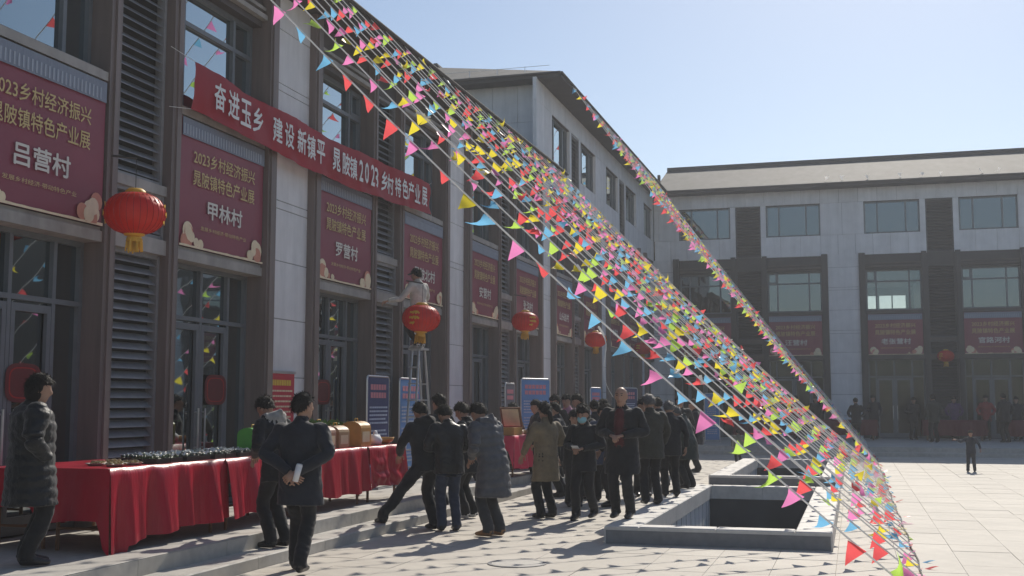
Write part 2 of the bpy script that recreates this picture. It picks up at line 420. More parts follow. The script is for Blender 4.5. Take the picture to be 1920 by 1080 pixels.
def window(bld, P, u0, u1, z0, z1, us, zs, ng, name='window', fw=.05, pm='pane', open_cols=()):
    """frame (one mesh) + panes; us, zs are inner mullion / transom positions"""
    fr = MB(); d0, d1 = ng - .02, ng + .07
    U = [u0] + list(us) + [u1]; Z = [z0] + list(zs) + [z1]
    for i, u in enumerate(U):
        a, b = (u, u + fw) if i == 0 else ((u - fw, u) if i == len(U) - 1 else (u - fw / 2, u + fw / 2))
        pbox(fr, P, a, b, d0, d1, z0, z1)
    for i, z in enumerate(Z):
        a, b = (z, z + fw) if i == 0 else ((z - fw, z) if i == len(Z) - 1 else (z - fw / 2, z + fw / 2))
        pbox(fr, P, u0 + .002, u1 - .002, d0 + .003, d1 + .004, a, b)
    o = fr.build(name, MATS['frame'], bld)
    for i in range(len(U) - 1):
        for j in range(len(Z) - 1):
            pn = MB(); pbox(pn, P, U[i] + .01, U[i + 1] - .01, ng - .004, ng + .012 + .004 * ((i + j) % 2), Z[j] + .01, Z[j + 1] - .01)
            pn.build('pane', MATS[pm], o)
            if (i in open_cols) and j == len(Z) - 2:
                sash = MB(); a, b, c, d = U[i] + .03, U[i + 1] - .03, Z[j] + .03, Z[j + 1] - .03
                for (e, f_, g_, h) in ((a, a + .05, c, d), (b - .05, b, c, d), (a + .05, b - .05, c, c + .05), (a + .05, b - .05, d - .05, d)):
                    pbox(sash, P, e, f_, ng + .02, ng + .085, g_, h)
                sash.build('sash', MATS['frame'], o)
    return o

def louver(bld, P, u0, u1, z0, z1, singly, pitch=.112, n0=-.11):
    back = MB(); pbox(back, P, u0, u1, n0 - .09, n0 - .07, z0, z1)
    lo = back.build('louver', MATS['louver_back'], bld)
    fr = MB()
    pbox(fr, P, u0, u0 + .05, n0 - .06, n0 + .05, z0, z1); pbox(fr, P, u1 - .05, u1, n0 - .06, n0 + .05, z0, z1)
    for (a, b) in ((z0, z0 + .05), (z1 - .05, z1)):
        pbox(fr, P, u0 + .05, u1 - .05, n0 - .06, n0 + .045, a, b)
    fr.build('louver_frame', M_('slat'), lo)
    def one(m, z):
        a, b = u0 + .05, u1 - .05; h = pitch * .66
        vs = [P(a, n0 + .035, z), P(b, n0 + .035, z), P(b, n0 + .03, z + .014), P(a, n0 + .03, z + .014),
              P(a, n0 - .05, z + h), P(b, n0 - .05, z + h), P(b, n0 - .055, z + h + .012), P(a, n0 - .055, z + h + .012)]
        m.add(vs, [(0, 1, 2, 3), (3, 2, 6, 7), (0, 4, 5, 1), (4, 7, 6, 5)])
    z = z0 + .07; j = MB(); base = None
    while z < z1 - .1:
        if singly:
            if base is None: m = MB(); one(m, z); base = (m.mesh('slat', M_('slat')), z)
            s = link('slat', base[0], lo); s.location = (0, 0, z - base[1])
        else: one(j, z)
        z += pitch
    if not singly: tag(j.build('slats', M_('slat'), lo), kind='stuff')

ZJ = [ZP, 1.15, 1.99, 2.83, 3.67, 4.43, 4.55, 5.37, 6.18, 6.29, 7.10, 7.62]
def bay_u(p): return ((p + .85, p + 2.98), (p + 4.44, p + 6.60))

def module(bld, P, p, three, detail, rnd, half=False):
    """one structural module: pillar centred on p, two shop bays and a louvre strip between them"""
    ztop = 7.64
    # pillar: stone panels with open joints
    for a, b in zip(ZJ[:-1], ZJ[1:]):
        m = MB(); pbox(m, P, p - .60, p + .60, -.12, rnd.uniform(-.002, .002), a + .006, b - .006); m.build('stone_panel', MATS['stone'], bld)
    core = MB(); pbox(core, P, p - .60, p + .60, -.30, -.02, ZP - .1, ztop); core.build('pillar_core', MATS['granite_dark'], bld)
    for (a, b) in ((p - .85, p - .601), (p + .601, p + .85)):
        m = MB(); pbox(m, P, a, b, -.34, .11, ZP - .1, ztop)
        pbox(m, P, a + .05, b - .05, .11, .135, ZP, ztop); m.build('trim_post', M_('trim'), bld)
    if half: return
    # louvre strip
    l0, l1 = p + 2.98, p + 4.44
    for (a, b) in ((l0, l0 + .20), (l1 - .20, l1)):
        m = MB(); pbox(m, P, a, b, -.34, .07, ZP - .1, ztop); pbox(m, P, a + .07, b - .07, .07, .095, ZP, ztop); m.build('trim_post', M_('trim'), bld)
    louver(bld, P, l0 + .205, l1 - .205, ZP + .1, 3.38, detail, n0=-.10)
    louver(bld, P, l0 + .205, l1 - .205, 3.56, 4.10, detail, n0=-.06)
    louver(bld, P, l0 + .205, l1 - .205, 4.22, 7.1, detail, n0=-.10)
    m = MB(); pbox(m, P, l0 + .2, l1 - .2, -.3, .03, 3.38, 3.56); m.build('cross_beam', M_('ledge'), bld)
    m = MB(); pbox(m, P, l0 + .2, l1 - .2, -.3, .02, 4.10, 4.22); m.build('cross_beam', M_('ledge'), bld)
    for bi, (b0, b1) in enumerate(bay_u(p)):
        # shop front
        W = b1 - b0
        window(bld, P, b0, b1, ZP + .02, 3.38, [b0 + .30, b0 + .98, b0 + 1.66], [2.69], -.26, 'shop_front', .055, 'pane_low')
        dr = MB()
        for (a, b) in ((b0 + .335, b0 + .945), (b0 + 1.015, b0 + 1.625)):
            for (e, f_, g_, h) in ((a, a + .06, ZP + .06, 2.63), (b - .06, b, ZP + .06, 2.63), (a + .06, b - .06, ZP + .06, ZP + .2), (a + .06, b - .06, 2.55, 2.63)):
                pbox(dr, P, e, f_, -.235, -.19, g_, h)
        dr = dr.build('door', MATS['frame'], bld)
        hd = MB()
        for a in (b0 + .90, b0 + 1.06):
            hd.tube([P(a, -.14, 1.0), P(a, -.14, 1.55)], .014, n=6); hd.tube([P(a, -.2, 1.05), P(a, -.14, 1.05)], .01, n=6); hd.tube([P(a, -.2, 1.5), P(a, -.14, 1.5)], .01, n=6)
        hd.build('handle', MATS['steel'], dr)
        # ledge, spandrel behind the sign, sill
        m = MB(); pbox(m, P, b0 + .002, b1 - .002, -.3, .04, 3.38, 3.50); pbox(m, P, b0 + .002, b1 - .002, -.3, .015, 3.50, 3.545); m.build('ledge', M_('ledge'), bld)
        m = MB(); pbox(m, P, b0 + .002, b1 - .002, -.3, -.05, 3.545, 5.19); m.build('spandrel', M_('brown_wall'), bld)
        m = MB(); pbox(m, P, b0 + .002, b1 - .002, -.3, .05, 5.19, 5.29); pbox(m, P, b0 + .002, b1 - .002, -.3, -.02, 5.29, 5.33); m.build('window_sill', M_('ledge'), bld)
        wn = [b0 + .40, b0 + 1.66] if bi == 0 else [b0 + .40, b0 + 1.66]
        window(bld, P, b0 + .002, b1 - .002, 5.33, 6.97, wn, [6.50], -.26, 'window', .06, 'pane_clear' if (P is bmap and abs(p + .28) < .01 and bi == 0) else 'pane', (0,) if rnd.random() < .6 else (2,))
        m = MB(); pbox(m, P, b0 + .002, b1 - .002, -.3, -.04, 6.97, 7.64); m.build('lintel', M_('brown_wall'), bld)
        m = MB(); pbox(m, P, b0 + .002, b1 - .002, -.2, .05, 7.06, 7.13); pbox(m, P, b0 + .002, b1 - .002, -.2, .02, 7.20, 7.25); m.build('cornice', M_('ledge'), bld)
    m = MB(); pbox(m, P, l0 + .2, l1 - .2, -.3, -.04, 7.1, 7.64); m.build('lintel', M_('brown_wall'), bld)

def third_floor(bld, P, p, rnd, u_min=-1e9, u_max=1e9):
    Z = [7.58, 8.43, 9.74, 10.36]
    def panel(u0, u1, z0, z1):
        u0, u1 = max(u0, u_min), min(u1, u_max)
        if u1 - u0 < .03: return
        m = MB(); pbox(m, P, u0 + .004, u1 - .004, -.10, rnd.uniform(-.002, .0025), z0 + .004, z1 - .004); m.build('stone_panel', MATS['stone'], bld)
    def row(u0, u1, z0, z1, wd=.72):
        n = max(1, round((u1 - u0) / wd))
        for k in range(n): panel(u0 + (u1 - u0) * k / n, u0 + (u1 - u0) * (k + 1) / n, z0, z1)
    l0, l1 = p + 3.20, p + 4.22
    row(p - .85, l0, Z[0], Z[1]); row(l1, p + 6.60, Z[0], Z[1])
    row(p - .85, p + 7.45 - .85, Z[2], Z[3])
    (a0, a1), (c0, c1) = bay_u(p)
    row(p - .85, a0, Z[1], Z[2]); row(a1, l0, Z[1], Z[2], .5); row(l1, c0, Z[1], Z[2], .5)
    for (b0, b1) in ((a0, a1), (c0, c1)):
        if b1 < u_max + .3:
            window(bld, P, b0, b1, Z[1], Z[2], [b0 + .52, b0 + 1.60], [], -.16, 'window', .06, 'pane')
            for (e, f_, g_, h) in ((b0 - .001, b1 + .001, Z[1] - .001, Z[1] + .02), (b0 - .001, b1 + .001, Z[2] - .02, Z[2] + .001)):
                m = MB(); pbox(m, P, e, f_, -.28, -.02, g_, h); m.build('window_reveal', M_('brown_wall'), bld)
    if l1 < u_max: louver(bld, P, l0, l1, 7.60, 9.73, False, .12, -.06)

def hip_roof(bld, x0, x1, y0, y1, z, pitch, o=.65, ends=(True, True, True, True), th=.17):
    """rectangular hip roof over x0..x1, y0..y1 (walls); o is the overhang on west,east,south,north where set"""
    X0, X1 = x0 - (o if ends[0] else 0), x1 + (o if ends[1] else 0)
    Y0, Y1 = y0 - (o if ends[2] else 0), y1 + (o if ends[3] else 0)
    r = MB(); wx, wy = X1 - X0, Y1 - Y0; h = min(wx, wy) / 2; k = math.tan(pitch)
    zr = z + th + h * k
    if wx < wy:
        s = Y0 + (h if ends[2] else 0); e = Y1 - (h if ends[3] else 0); xm = (X0 + X1) / 2
        rid = [(xm, s, zr), (xm, e, zr)]
        c = [(X0, Y0, z + th), (X1, Y0, z + th), (X1, Y1, z + th), (X0, Y1, z + th)]
        r.add(c + rid, [(0, 1, 4), (1, 2, 5, 4), (2, 3, 5), (3, 0, 4, 5)])
    else:
        s = X0 + (h if ends[0] else 0); e = X1 - (h if ends[1] else 0); ym = (Y0 + Y1) / 2
        rid = [(s, ym, zr), (e, ym, zr)]
        c = [(X0, Y0, z + th), (X1, Y0, z + th), (X1, Y1, z + th), (X0, Y1, z + th)]
        r.add(c + rid, [(0, 1, 5, 4), (1, 2, 5), (2, 3, 4, 5), (3, 0, 4)])
    ro = r.build('roof', MATS['roof_tile'], bld)
    rc = MB(); rc.tube([Vector(rid[0]) + Vector((0, 0, .04)), Vector(rid[1]) + Vector((0, 0, .04))], .12, n=6); rc.build('ridge_cap', MATS['eave'], ro)
    e = MB(); e.box(X0, X1, Y0, Y1, z, z + th - .003); e.build('eave', MATS['eave'], bld)
    gt = MB()   # gutter lip along the eave edge
    for (a, b_) in (((X1 + .03, Y0, 0), (X1 + .03, Y1, 0)), ((X0, Y0 - .03, 0), (X1, Y0 - .03, 0))):
        gt.tube([Vector(a) + Vector((0, 0, z + th - .03)), Vector(b_) + Vector((0, 0, z + th - .03))], .035, n=6)
    gt.build('gutter', MATS['eave'], bld)
    return ro

rb = random.Random(11)
P_L = [7.94 + MOD * k for k in range(6)]
near_b = empty('shop_building', (XF, 12, 0)); near_b.location = (0, 0, 0)
tag(near_b, 'long two-storey brown shop building on the left with red village signs between its floors', 'building')
for k in (-1, 0, 1, 2): module(near_b, lmap, 7.94 + MOD * k, False, k in (0, 1), rb)
core = MB(); core.box(XF - 9, XF - .27, -1, 30.1, 0, 7.62); core.build('wall', MATS['brown_wall'], near_b)
hip_roof(near_b, XF - 10, XF, -3, 30.2, 7.65, R_(20), ends=(True, True, True, False))

tall_b = empty('shop_building')
tag(tall_b, 'three-storey shop block with pale stone top floor behind the bunting, left of the back building', 'building')
for k in (3, 4): module(tall_b, lmap, P_L[k], True, False, rb)
module(tall_b, lmap, P_L[5], True, False, rb, half=True)
window(tall_b, lmap, P_L[5] + .85, YB - .3, ZP, 3.38, [P_L[5] + 1.6], [2.69], -.2, 'shop_front', .06, 'pane_low')
m = MB(); pbox(m, lmap, P_L[5] + .85, YB - .05, -.3, -.03, 3.38, 5.3); m.build('spandrel', MATS['brown_wall'], tall_b)
window(tall_b, lmap, P_L[5] + .85, YB - .3, 5.33, 6.97, [P_L[5] + 1.6], [6.5], -.2, 'window', .06)
core = MB(); core.box(XF - 10, XF - .27, 30.25, YB + 9, 0, 10.3); core.box(XF - .28, XF - .03, 30.25, YB + .5, 6.97, 8.0); core.box(XF - .28, XF - .22, 30.25, YB + .5, 8.0, 10.3)
core.build('wall', MATS['brown_wall'], tall_b)
for k in (3, 4): third_floor(tall_b, lmap, P_L[k], rb)
third_floor(tall_b, lmap, P_L[5], rb, u_max=YB - .02)
# stone side wall of the top floor, towards the camera
for r_, (za, zb) in enumerate(((7.62, 8.43), (8.43, 9.30), (9.30, 10.36))):
    for k in range(14):
        m = MB(); m.box(XF - .72 * (k + 1) + .004, XF - .72 * k - .004 + (.0 if k else -.004), 30.12 + rb.uniform(-.002, .002), 30.25, za + .004, zb - .004)
        m.build('stone_panel', MATS['stone'], tall_b)
m = MB(); m.box(XF - .10, XF + .004, 30.11, 30.25, 7.60, 10.36); m.build('corner_post', MATS['stone'], tall_b)
hip_roof(tall_b, XF - 10, XF, 30.2, YB + 4, 10.33, R_(21), ends=(True, True, True, False), th=.15)
m = MB()     # lightning conductor above the eave
ye = 30.2 - .4
for k in range(7): m.tube([(XF - .5 - k * .8, ye + .3, 10.6), (XF - .5 - k * .8, ye + .3, 10.86)], .008, n=5)
m.tube([(XF + .2, ye + .3, 10.84), (XF - 6, ye + .3, 10.84)], .007, n=5); m.build('lightning_conductor', MATS['steel'], tall_b)
m = MB(); m.box(XF + .1, XF + .5, 46.6, 47.2, 10.45, 10.72); m.box(XF + .42, XF + .52, 47.0, 47.2, 10.45, 11.0); m.build('roof_end_tile', MATS['eave'], tall_b)

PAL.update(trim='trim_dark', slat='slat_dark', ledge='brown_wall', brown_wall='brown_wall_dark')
back_b = empty('shop_building')
tag(back_b, 'wide three-storey building across the back of the square, dark below and pale stone above', 'building')
P_B = [-7.73, -.28, 7.17, 14.62]
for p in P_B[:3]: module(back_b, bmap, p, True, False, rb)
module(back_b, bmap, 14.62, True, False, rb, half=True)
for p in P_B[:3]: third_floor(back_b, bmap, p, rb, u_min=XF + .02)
core = MB(); core.box(XF + .03, XR + 8, YB + .27, YB + 8.5, 0, 5.0); core.box(XF + .03, XR + 8, YB + .27, YB + 8.5, 7.0, 10.3)
core.box(XF + .03, .6, YB + .27, YB + 8.5, 5.0, 7.0); core.box(2.75, XR + 8, YB + .27, YB + 8.5, 5.0, 7.0)
core.box(15.4, XR + 8, YB, YB + .27, 0, 10.3)
core.box(.6, 2.75, YB + 8.2, YB + 8.5, 5.0, 5.55); core.box(.6, 2.75, YB + 8.2, YB + 8.5, 6.65, 7.0)
core.box(.6, .62, YB + 8.2, YB + 8.5, 5.55, 6.65); core.box(2.42, 2.75, YB + 8.2, YB + 8.5, 5.55, 6.65)
core.build('wall', MATS['brown_wall'], back_b)
m = MB()     # rear window seen through the room
for x in (1.2, 1.82, 1.22): m.box(x - .03, x + .03, YB + 8.3, YB + 8.36, 5.55, 6.65)
m.box(.6, 2.42, YB + 8.3, YB + 8.355, 5.98, 6.04); m.build('rear_window_frame', MATS['frame'], back_b)
hip_roof(back_b, XF + .1, XR + 8, YB, YB + 6.9, 10.30, R_(22), ends=(False, False, True, True), th=.16)

PAL.clear()
# shops opposite, outside the picture: only seen mirrored in the glass
opp = empty('shop_building'); tag(opp, 'two-storey brown shop row across the square, seen only mirrored in the window glass', 'building')
m = MB(); m.box(XR, XR + 8, -30, YB - .2, 0, 8.2); m.build('wall', MATS['brown_wall'], opp)
m = MB(); m.box(XR - .8, XR + 9, -30.5, YB - .9, 8.2, 8.4); m.build('eave', MATS['eave'], opp)
m = MB()
for k in range(20):
    y = -28 + k * 3.7; m.box(XR - .06, XR - .01, y, y + 2.1, .4, 3.3); m.box(XR - .06, XR - .01, y, y + 2.1, 5.3, 7.0)
m.build('window_glass', MATS['pane_low'], opp)
m = MB()
for k in range(10): m.box(XR - .1, XR - .02, -29 + k * 7.4, -28.2 + k * 7.4, 0, 8.1)
m.build('pillar', MATS['stone'], opp)
# thin spring haze over the whole square, also standing in for lens flare veil
hz = MB(); hz.box(-165, 165, -125, 245, -4.4, 15.0)
hm = bpy.data.materials.new('haze'); hm.use_nodes = True; ht = hm.node_tree; ht.nodes.clear()
ho = ht.nodes.new('ShaderNodeOutputMaterial'); hv = ht.nodes.new('ShaderNodeVolumePrincipled')
hv.inputs['Color'].default_value = (.92, .95, 1, 1); hv.inputs['Density'].default_value = .0018; hv.inputs['Anisotropy'].default_value = .35
ht.links.new(hv.outputs[0], ho.inputs['Volume'])
tag(hz.build('haze', hm), kind='stuff')
#@@PART2
# =================================================================== SIGNS, BANNER, LANTERNS
def place_text(body, off, m, parent, P, u, z, n, width=None, height=None, name='lettering'):
    me0, wd, ht = TXT[(body, off)]
    key = (body, off, m)
    if key not in TXT:
        me = me0.copy(); me.materials.append(MATS[m]); TXT[key] = me
    me = TXT[key]
    sx = width / wd if width else height / ht
    sy = height / ht if height else sx
    o0 = Vector(P(0, 0, 0)); ux = Vector(P(1, 0, 0)) - o0; nx = Vector(P(0, 1, 0)) - o0; p = Vector(P(u, n, z))
    Mx = Matrix(((ux.x * sx, 0, nx.x, p.x), (ux.y * sx, 0, nx.y, p.y), (0, sy, 0, p.z), (0, 0, 0, 1)))
    return link(name, me, parent, Mx)

def village_sign(P, b0, b1, name, label, rnd):
    t = empty('village_sign'); tag(t, label, 'sign', 'village signs hung between the floors')
    u0, u1, z0, z1 = b0 + .03, b1 - .03, 3.55, 5.17
    bd = MB(); nu, nz = 18, 12; zt = 4.93; vs = []; sd = rnd.uniform(0, 90)
    def nn(u, z): return .045 + .010 * noise.noise((u * 1.3 + sd, z * 1.7, 0)) + .004 * noise.noise((u * 5 + sd, z * 3, 2))
    for j in range(nz + 1):
        for i in range(nu + 1):
            u = u0 + (u1 - u0) * i / nu; z = z0 + (z1 - z0) * j / nz
            vs.append(P(u, nn(u, z), z))
    bd.add(vs, [(j * (nu + 1) + i, j * (nu + 1) + i + 1, (j + 1) * (nu + 1) + i + 1, (j + 1) * (nu + 1) + i) for j in range(nz) for i in range(nu)])
    bd.build('sheet', MATS['sign_red'], t, True)
    # printed tiled eave along the top
    e = MB(); pbox(e, P, u0 + .01, u1 - .01, .060, .066, zt, z1 - .01)
    eb = e.build('printed_eave', MATS['sign_blue'], t)
    e = MB(); k = 30
    for i in range(k):
        a = u0 + .03 + (u1 - u0 - .1) * i / k; pbox(e, P, a, a + .026, .066, .070, zt + .02, zt + .15)
    tag(e.build('tile_print', MATS['sign_blue2'], eb), kind='stuff')
    uc = (u0 + u1) / 2; W = u1 - u0
    place_text(LINE1, .011, 'sign_gold', t, P, uc, 4.71, .064, W * .74, .19)
    place_text(LINE2, .011, 'sign_gold', t, P, uc, 4.44, .064, W * .74, .20)
    if name: place_text(name, .016, 'sign_white', t, P, uc + .02, 4.08, .064, W * (.42 if len(name) == 3 else .54), .24)
    place_text(SMALL, .008, 'sign_gold', t, P, uc, 3.82, .064, W * .55, .055)
    # cloud print in the lower corners, pale lower edge
    for sgn, uu in ((1, u0), (-1, u1)):
        c = MB(); cc = MB()
        for q in range(9):
            du = abs(rnd.gauss(0, .18)); r = max(.04, .115 - du * .16 + rnd.uniform(-.02, .02)); zc = z0 + .06 + max(0, .20 - du * .55) * rnd.random()
            (c if q % 3 else cc).add([P(uu + sgn * (min(du, .5) + r + .01 + (r * math.cos(a))), .0600 + q * .0006, max(z0 + .01, zc + r * math.sin(a))) for a in [2 * math.pi * i / 14 for i in range(14)]], [tuple(range(14))])
        tag(c.build('cloud_print', MATS['sign_cream'], t), kind='stuff'); tag(cc.build('cloud_print', MATS['sign_coral'], t), kind='stuff')
    e = MB(); k = 24
    for i in range(k):
        a0, a1 = u0 + W * i / k, u0 + W * (i + 1) / k
        h0, h1 = (.022 + .03 * abs(noise.noise((q * 4 + sd, 0, 0))) for q in (a0, a1))
        e.quad(P(a0, .062, z0), P(a1, .062, z0), P(a1, .062, z0 + h1), P(a0, .062, z0 + h0))
    e.build('pale_edge', MATS['sign_cream'], t)
    return t

rv = random.Random(5); vi = 0
LBL = {1: 'maroon village sign at the left edge of the picture, nearest of all',
       2: 'maroon village sign right of the biggest lantern, under the banner\'s left end',
       3: 'maroon village sign right of the first pale pillar, under the banner middle',
       4: 'maroon village sign behind the man on the ladder',
       5: 'maroon village sign right of the second pale pillar, above a grey standing board',
       6: 'maroon village sign partly hidden by the third red lantern from the left',
       7: 'maroon village sign right of the third pale pillar, beside the fourth lantern',
       8: 'maroon village sign behind the lowest bunting string, right of the fourth lantern'}
vi = 0
for k, p in enumerate(P_L[:5]):
    for (b0, b1) in bay_u(p):
        vi += 1
        lab = LBL.get(vi) or 'far maroon village sign seen through the dense bunting, %s from the inner corner' % {9: 'second', 10: 'first'}[vi]
        village_sign(lmap, b0, b1, VILL_L[vi], lab, rv)
BL = ['maroon village sign on the back building nearest the inner corner, behind the bunting', 'maroon village sign on the back building just left of its pale pillar',
      'maroon village sign on the back building just right of its pale pillar', 'maroon village sign at the right end of the back building',
      'maroon village sign beyond the right edge on the back building', 'last maroon village sign beyond the right edge on the back building']
vb = 0
for p in P_B[:3]:
    for (b0, b1) in bay_u(p):
        village_sign(bmap, b0, b1, VILL_B[min(vb, 5)], BL[vb], rv); vb += 1

# long red banner slung across the facade
ban = empty('long_banner', (XF + .2, 12.4, 5.5)); ban.location = (0, 0, 0)
tag(ban, 'long sagging red cloth banner with white characters slung across the shop front', 'banner')
BU0, BU1 = 12.40, 20.80
def ban_z(u, v):       # v 0 bottom .. 1 top
    s = (u - BU0) / (BU1 - BU0)
    top = 5.83 - .10 * math.sin(math.pi * s) + .012 * math.sin(s * 23); bot = 5.235 - .155 * math.sin(math.pi * min(1, s * 1.02)) ** 1.2 + .01 * math.sin(s * 31)
    return bot + (top - bot) * v
def ban_n(u, v):
    return .20 + .05 * noise.noise((u * .9, v * 1.5, 3)) + .035 * noise.noise((u * 3.1 + v, v * 1.6, 7)) + .018 * noise.noise((u * 8 + v * 3, v * 2, 9)) + .05 * math.sin(math.pi * (u - BU0) / (BU1 - BU0))
nu, nv = 110, 7; m = MB()
m.add([lmap(BU0 + (BU1 - BU0) * i / nu, ban_n(BU0 + (BU1 - BU0) * i / nu, j / nv), ban_z(BU0 + (BU1 - BU0) * i / nu, j / nv)) for j in range(nv + 1) for i in range(nu + 1)],
      [(j * (nu + 1) + i, j * (nu + 1) + i + 1, (j + 1) * (nu + 1) + i + 1, (j + 1) * (nu + 1) + i) for j in range(nv) for i in range(nu)])
m.build('cloth', MATS['banner_red'], ban, True)
cu = BU0 + .42
TW = sum(.22 if c == ' ' else (.17 if c.isdigit() else .30) + (.09 if c.isdigit() else .055) for c in BANNER); KW = (BU1 - BU0 - .62) / TW
for ch in BANNER:
    if ch == ' ': cu += .22 * KW; continue
    wch = (.17 if ch.isdigit() else .30) * KW; hch = .36
    uc = cu + wch / 2; o = place_text(ch, .010, 'banner_white', ban, lmap, uc, ban_z(uc, .5), ban_n(uc, .5) + .026, wch, hch, 'character')
    cu += wch + (.09 if ch.isdigit() else .055) * KW
m = MB()
for u, du in ((BU0, -.35), (BU1, .35)):
    for v in (0, 1): m.tube([lmap(u, ban_n(u, v), ban_z(u, v)), lmap(u + du, .1, ban_z(u, v) + (.1 if v else -.05))], .004, n=4)
tag(m.build('tie_cord', MATS['rope_white'], ban), kind='stuff')

# lanterns
def lantern_meshes():
    n = 28; prof = []
    body = MB(); K = 12; vs = []
    for i in range(K + 1):
        th = math.pi * (.09 + .82 * i / K)
        r, z = .315 * math.sin(th) ** .8, .225 * math.cos(th)
        for j in range(n * 2):
            k = 1.0 if j % 2 == 0 else .972
            vs.append((r * k * math.cos(math.pi * j / n), r * k * math.sin(math.pi * j / n), z))
    N = n * 2
    body.add(vs, [(i * N + j, (i + 1) * N + j, (i + 1) * N + (j + 1) % N, i * N + (j + 1) % N) for i in range(K) for j in range(N)])
    rib = MB()
    for j in range(n):
        a = 2 * math.pi * j / n; pts = []
        for i in range(9):
            th = math.pi * (.09 + .82 * i / 8); r, z = .317 * math.sin(th) ** .8, .226 * math.cos(th); pts.append((r * math.cos(a), r * math.sin(a), z))
        rib.tube(pts, .003, n=3)
    cap = MB(); cap.lathe([(0, .262), (.07, .262), (.105, .235), (.11, .205)], n=20); cap.lathe([(.11, -.205), (.105, -.235), (.05, -.25), (0, -.25)], n=20)
    tas = MB(); rr = random.Random(2)
    tas.lathe([(.0, -.245), (.075, -.25), (.085, -.30)], n=16)
    for j in range(44):
        a = rr.uniform(0, 6.28); r = .085 * math.sqrt(rr.random()); L = rr.uniform(.36, .42)
        tas.tube([(r * math.cos(a), r * math.sin(a), -.27), (r * 1.12 * math.cos(a), r * 1.12 * math.sin(a), -L)], .008, n=3)
    cord = MB(); cord.tube([(0, 0, .25), (0, 0, .58)], .004, n=4); cord.tube([(0, 0, .58), (-.3, 0, .62)], .012, n=5)
    emb = MB()
    for s in range(2):
        for j in range(10):
            a = .3 + s * 3.1 + (j % 4) * .13; z = .08 - (j // 4) * .085; r = .318 * (1 - (z / .235) ** 2) ** .42
            emb.obox(Matrix.Translation((r * math.cos(a), r * math.sin(a), z)) @ Matrix.Rotation(a, 4, 'Z') @ Matrix.Rotation(j * .8, 4, 'X'), .006, .055, .03)
    return [('body', body.mesh('body', MATS['lantern_red'], True)), ('rib', rib.mesh('rib', MATS['lantern_rib'])), ('cap', cap.mesh('cap', MATS['gold'], True)),
            ('tassel', tas.mesh('tassel', MATS['gold'])), ('cord', cord.mesh('cord', MATS['rope_dark'])), ('gold_print', emb.mesh('gold_print', MATS['gold']))]
LM = lantern_meshes()
def lantern(loc, label, rz, sc_=1.0, tilt=0):
    t = empty('red_lantern', loc, rz); t.scale = (sc_,) * 3; t.rotation_euler = (tilt, tilt * .5, rz)
    tag(t, label, 'lantern', 'red lanterns along the shop fronts')
    for nme, me in LM:
        o = link(nme, me, t)
        if nme in ('rib', 'gold_print'): tag(o, kind='stuff')
        if nme == 'cord': o.rotation_euler = (0, 0, -rz)
for (x, y, X, lab, rz) in ((253, 400, -7.35, 'largest red paper lantern with gold print and yellow tassel, nearest the camera', .1), (790, 597, -6.95, 'red paper lantern hanging right in front of the man on the ladder', 1.1),
                           (985, 603, -7.35, 'red lantern third from the left, right of the second pale pillar', 2.0), (1117, 637, -7.35, 'red lantern fourth from the left, just below the lowest bunting string', 2.9),
                           (1205, 653, -7.35, 'dim far red lantern fifth from the left, behind the bunting', .7)):
    lantern(onx(x, y, X), lab, rz, 1.02, .04)
lantern((3.44, YB - .6, 3.45), 'faint red lantern on the back building between its two right signs', .4)

mat('door_red', (.13, .010, .014), .5, .12, 9)
# red paper decorations on the doors
def door_paper(P, u, z, label, r=.19):
    t = empty('door_paper'); tag(t, label, 'decoration', 'red papers stuck on shop doors')
    sq = [(math.copysign(abs(math.cos(a)) ** .55, math.cos(a)) * r * 1.35, math.copysign(abs(math.sin(a)) ** .55, math.sin(a)) * r) for a in [2 * math.pi * i / 24 for i in range(24)]]
    m = MB(); m.add([P(u + a, -.178, z + b) for a, b in sq], [tuple(range(24))]); m.build('paper', MATS['door_red'], t)
    m = MB(); m.add([P(u + a * .8, -.1765, z + b * .8) for a, b in sq] + [P(u + a * .74, -.1765, z + b * .74) for a, b in sq], [(i, (i + 1) % 24, 24 + (i + 1) % 24, 24 + i) for i in range(24)]); m.build('border', MATS['lantern_rib'], t)
for (x, y, lab) in ((45, 718, 'red door paper at the left edge beside the person in the long black coat'), (405, 731, 'red door paper right of the slatted grey louvre, above the fruit table'),
                    (607, 735, 'red door paper above the gift boxes, right of the pale pillar'), (955, 742, 'small far red door paper near the grey standing board')):
    q = onx(x, y, XF - .17); door_paper(lmap, q.y, q.z, lab, .20)

# =================================================================== BUNTING
FM = {}
def flag_mesh(col, kind):
    k = (col, kind)
    if k in FM: return FM[k]
    r = random.Random(kind * 13 + 1); b, h = .138, .156; nr = 5; vs = []; fs = []
    curl = (.03, -.06, .08, .12, -.10, .015)[kind]; tw = (.25, -.45, .8, 1.3, -.9, .1)[kind]; fold = (0, .12, .35, .6, .8, 0)[kind]
    for i in range(nr + 1):
        v = i / nr; wd = b * (1 - v) * .5; a = tw * v
        for s in (-1, 0, 1):
            x = s * wd; y = curl * v * v + .012 * math.sin(v * 5 + kind) + (abs(s) * wd * fold if fold else 0)
            x *= (1 - .55 * fold * min(1, v * 2 + .15))
            vs.append((x * math.cos(a) - y * math.sin(a), x * math.sin(a) + y * math.cos(a), -v * h))
    for i in range(nr):
        for s in range(2): q = i * 3 + s; fs.append((q, q + 1, q + 4, q + 3))
    m = MB(); m.add(vs, fs); FM[k] = m.mesh('flag', MATS[col], True); return FM[k]
CW = ['flag_red'] * 9 + ['flag_pink'] * 7 + ['flag_yellow'] * 6 + ['flag_green'] * 5 + ['flag_blue'] * 5
rf = random.Random(21)
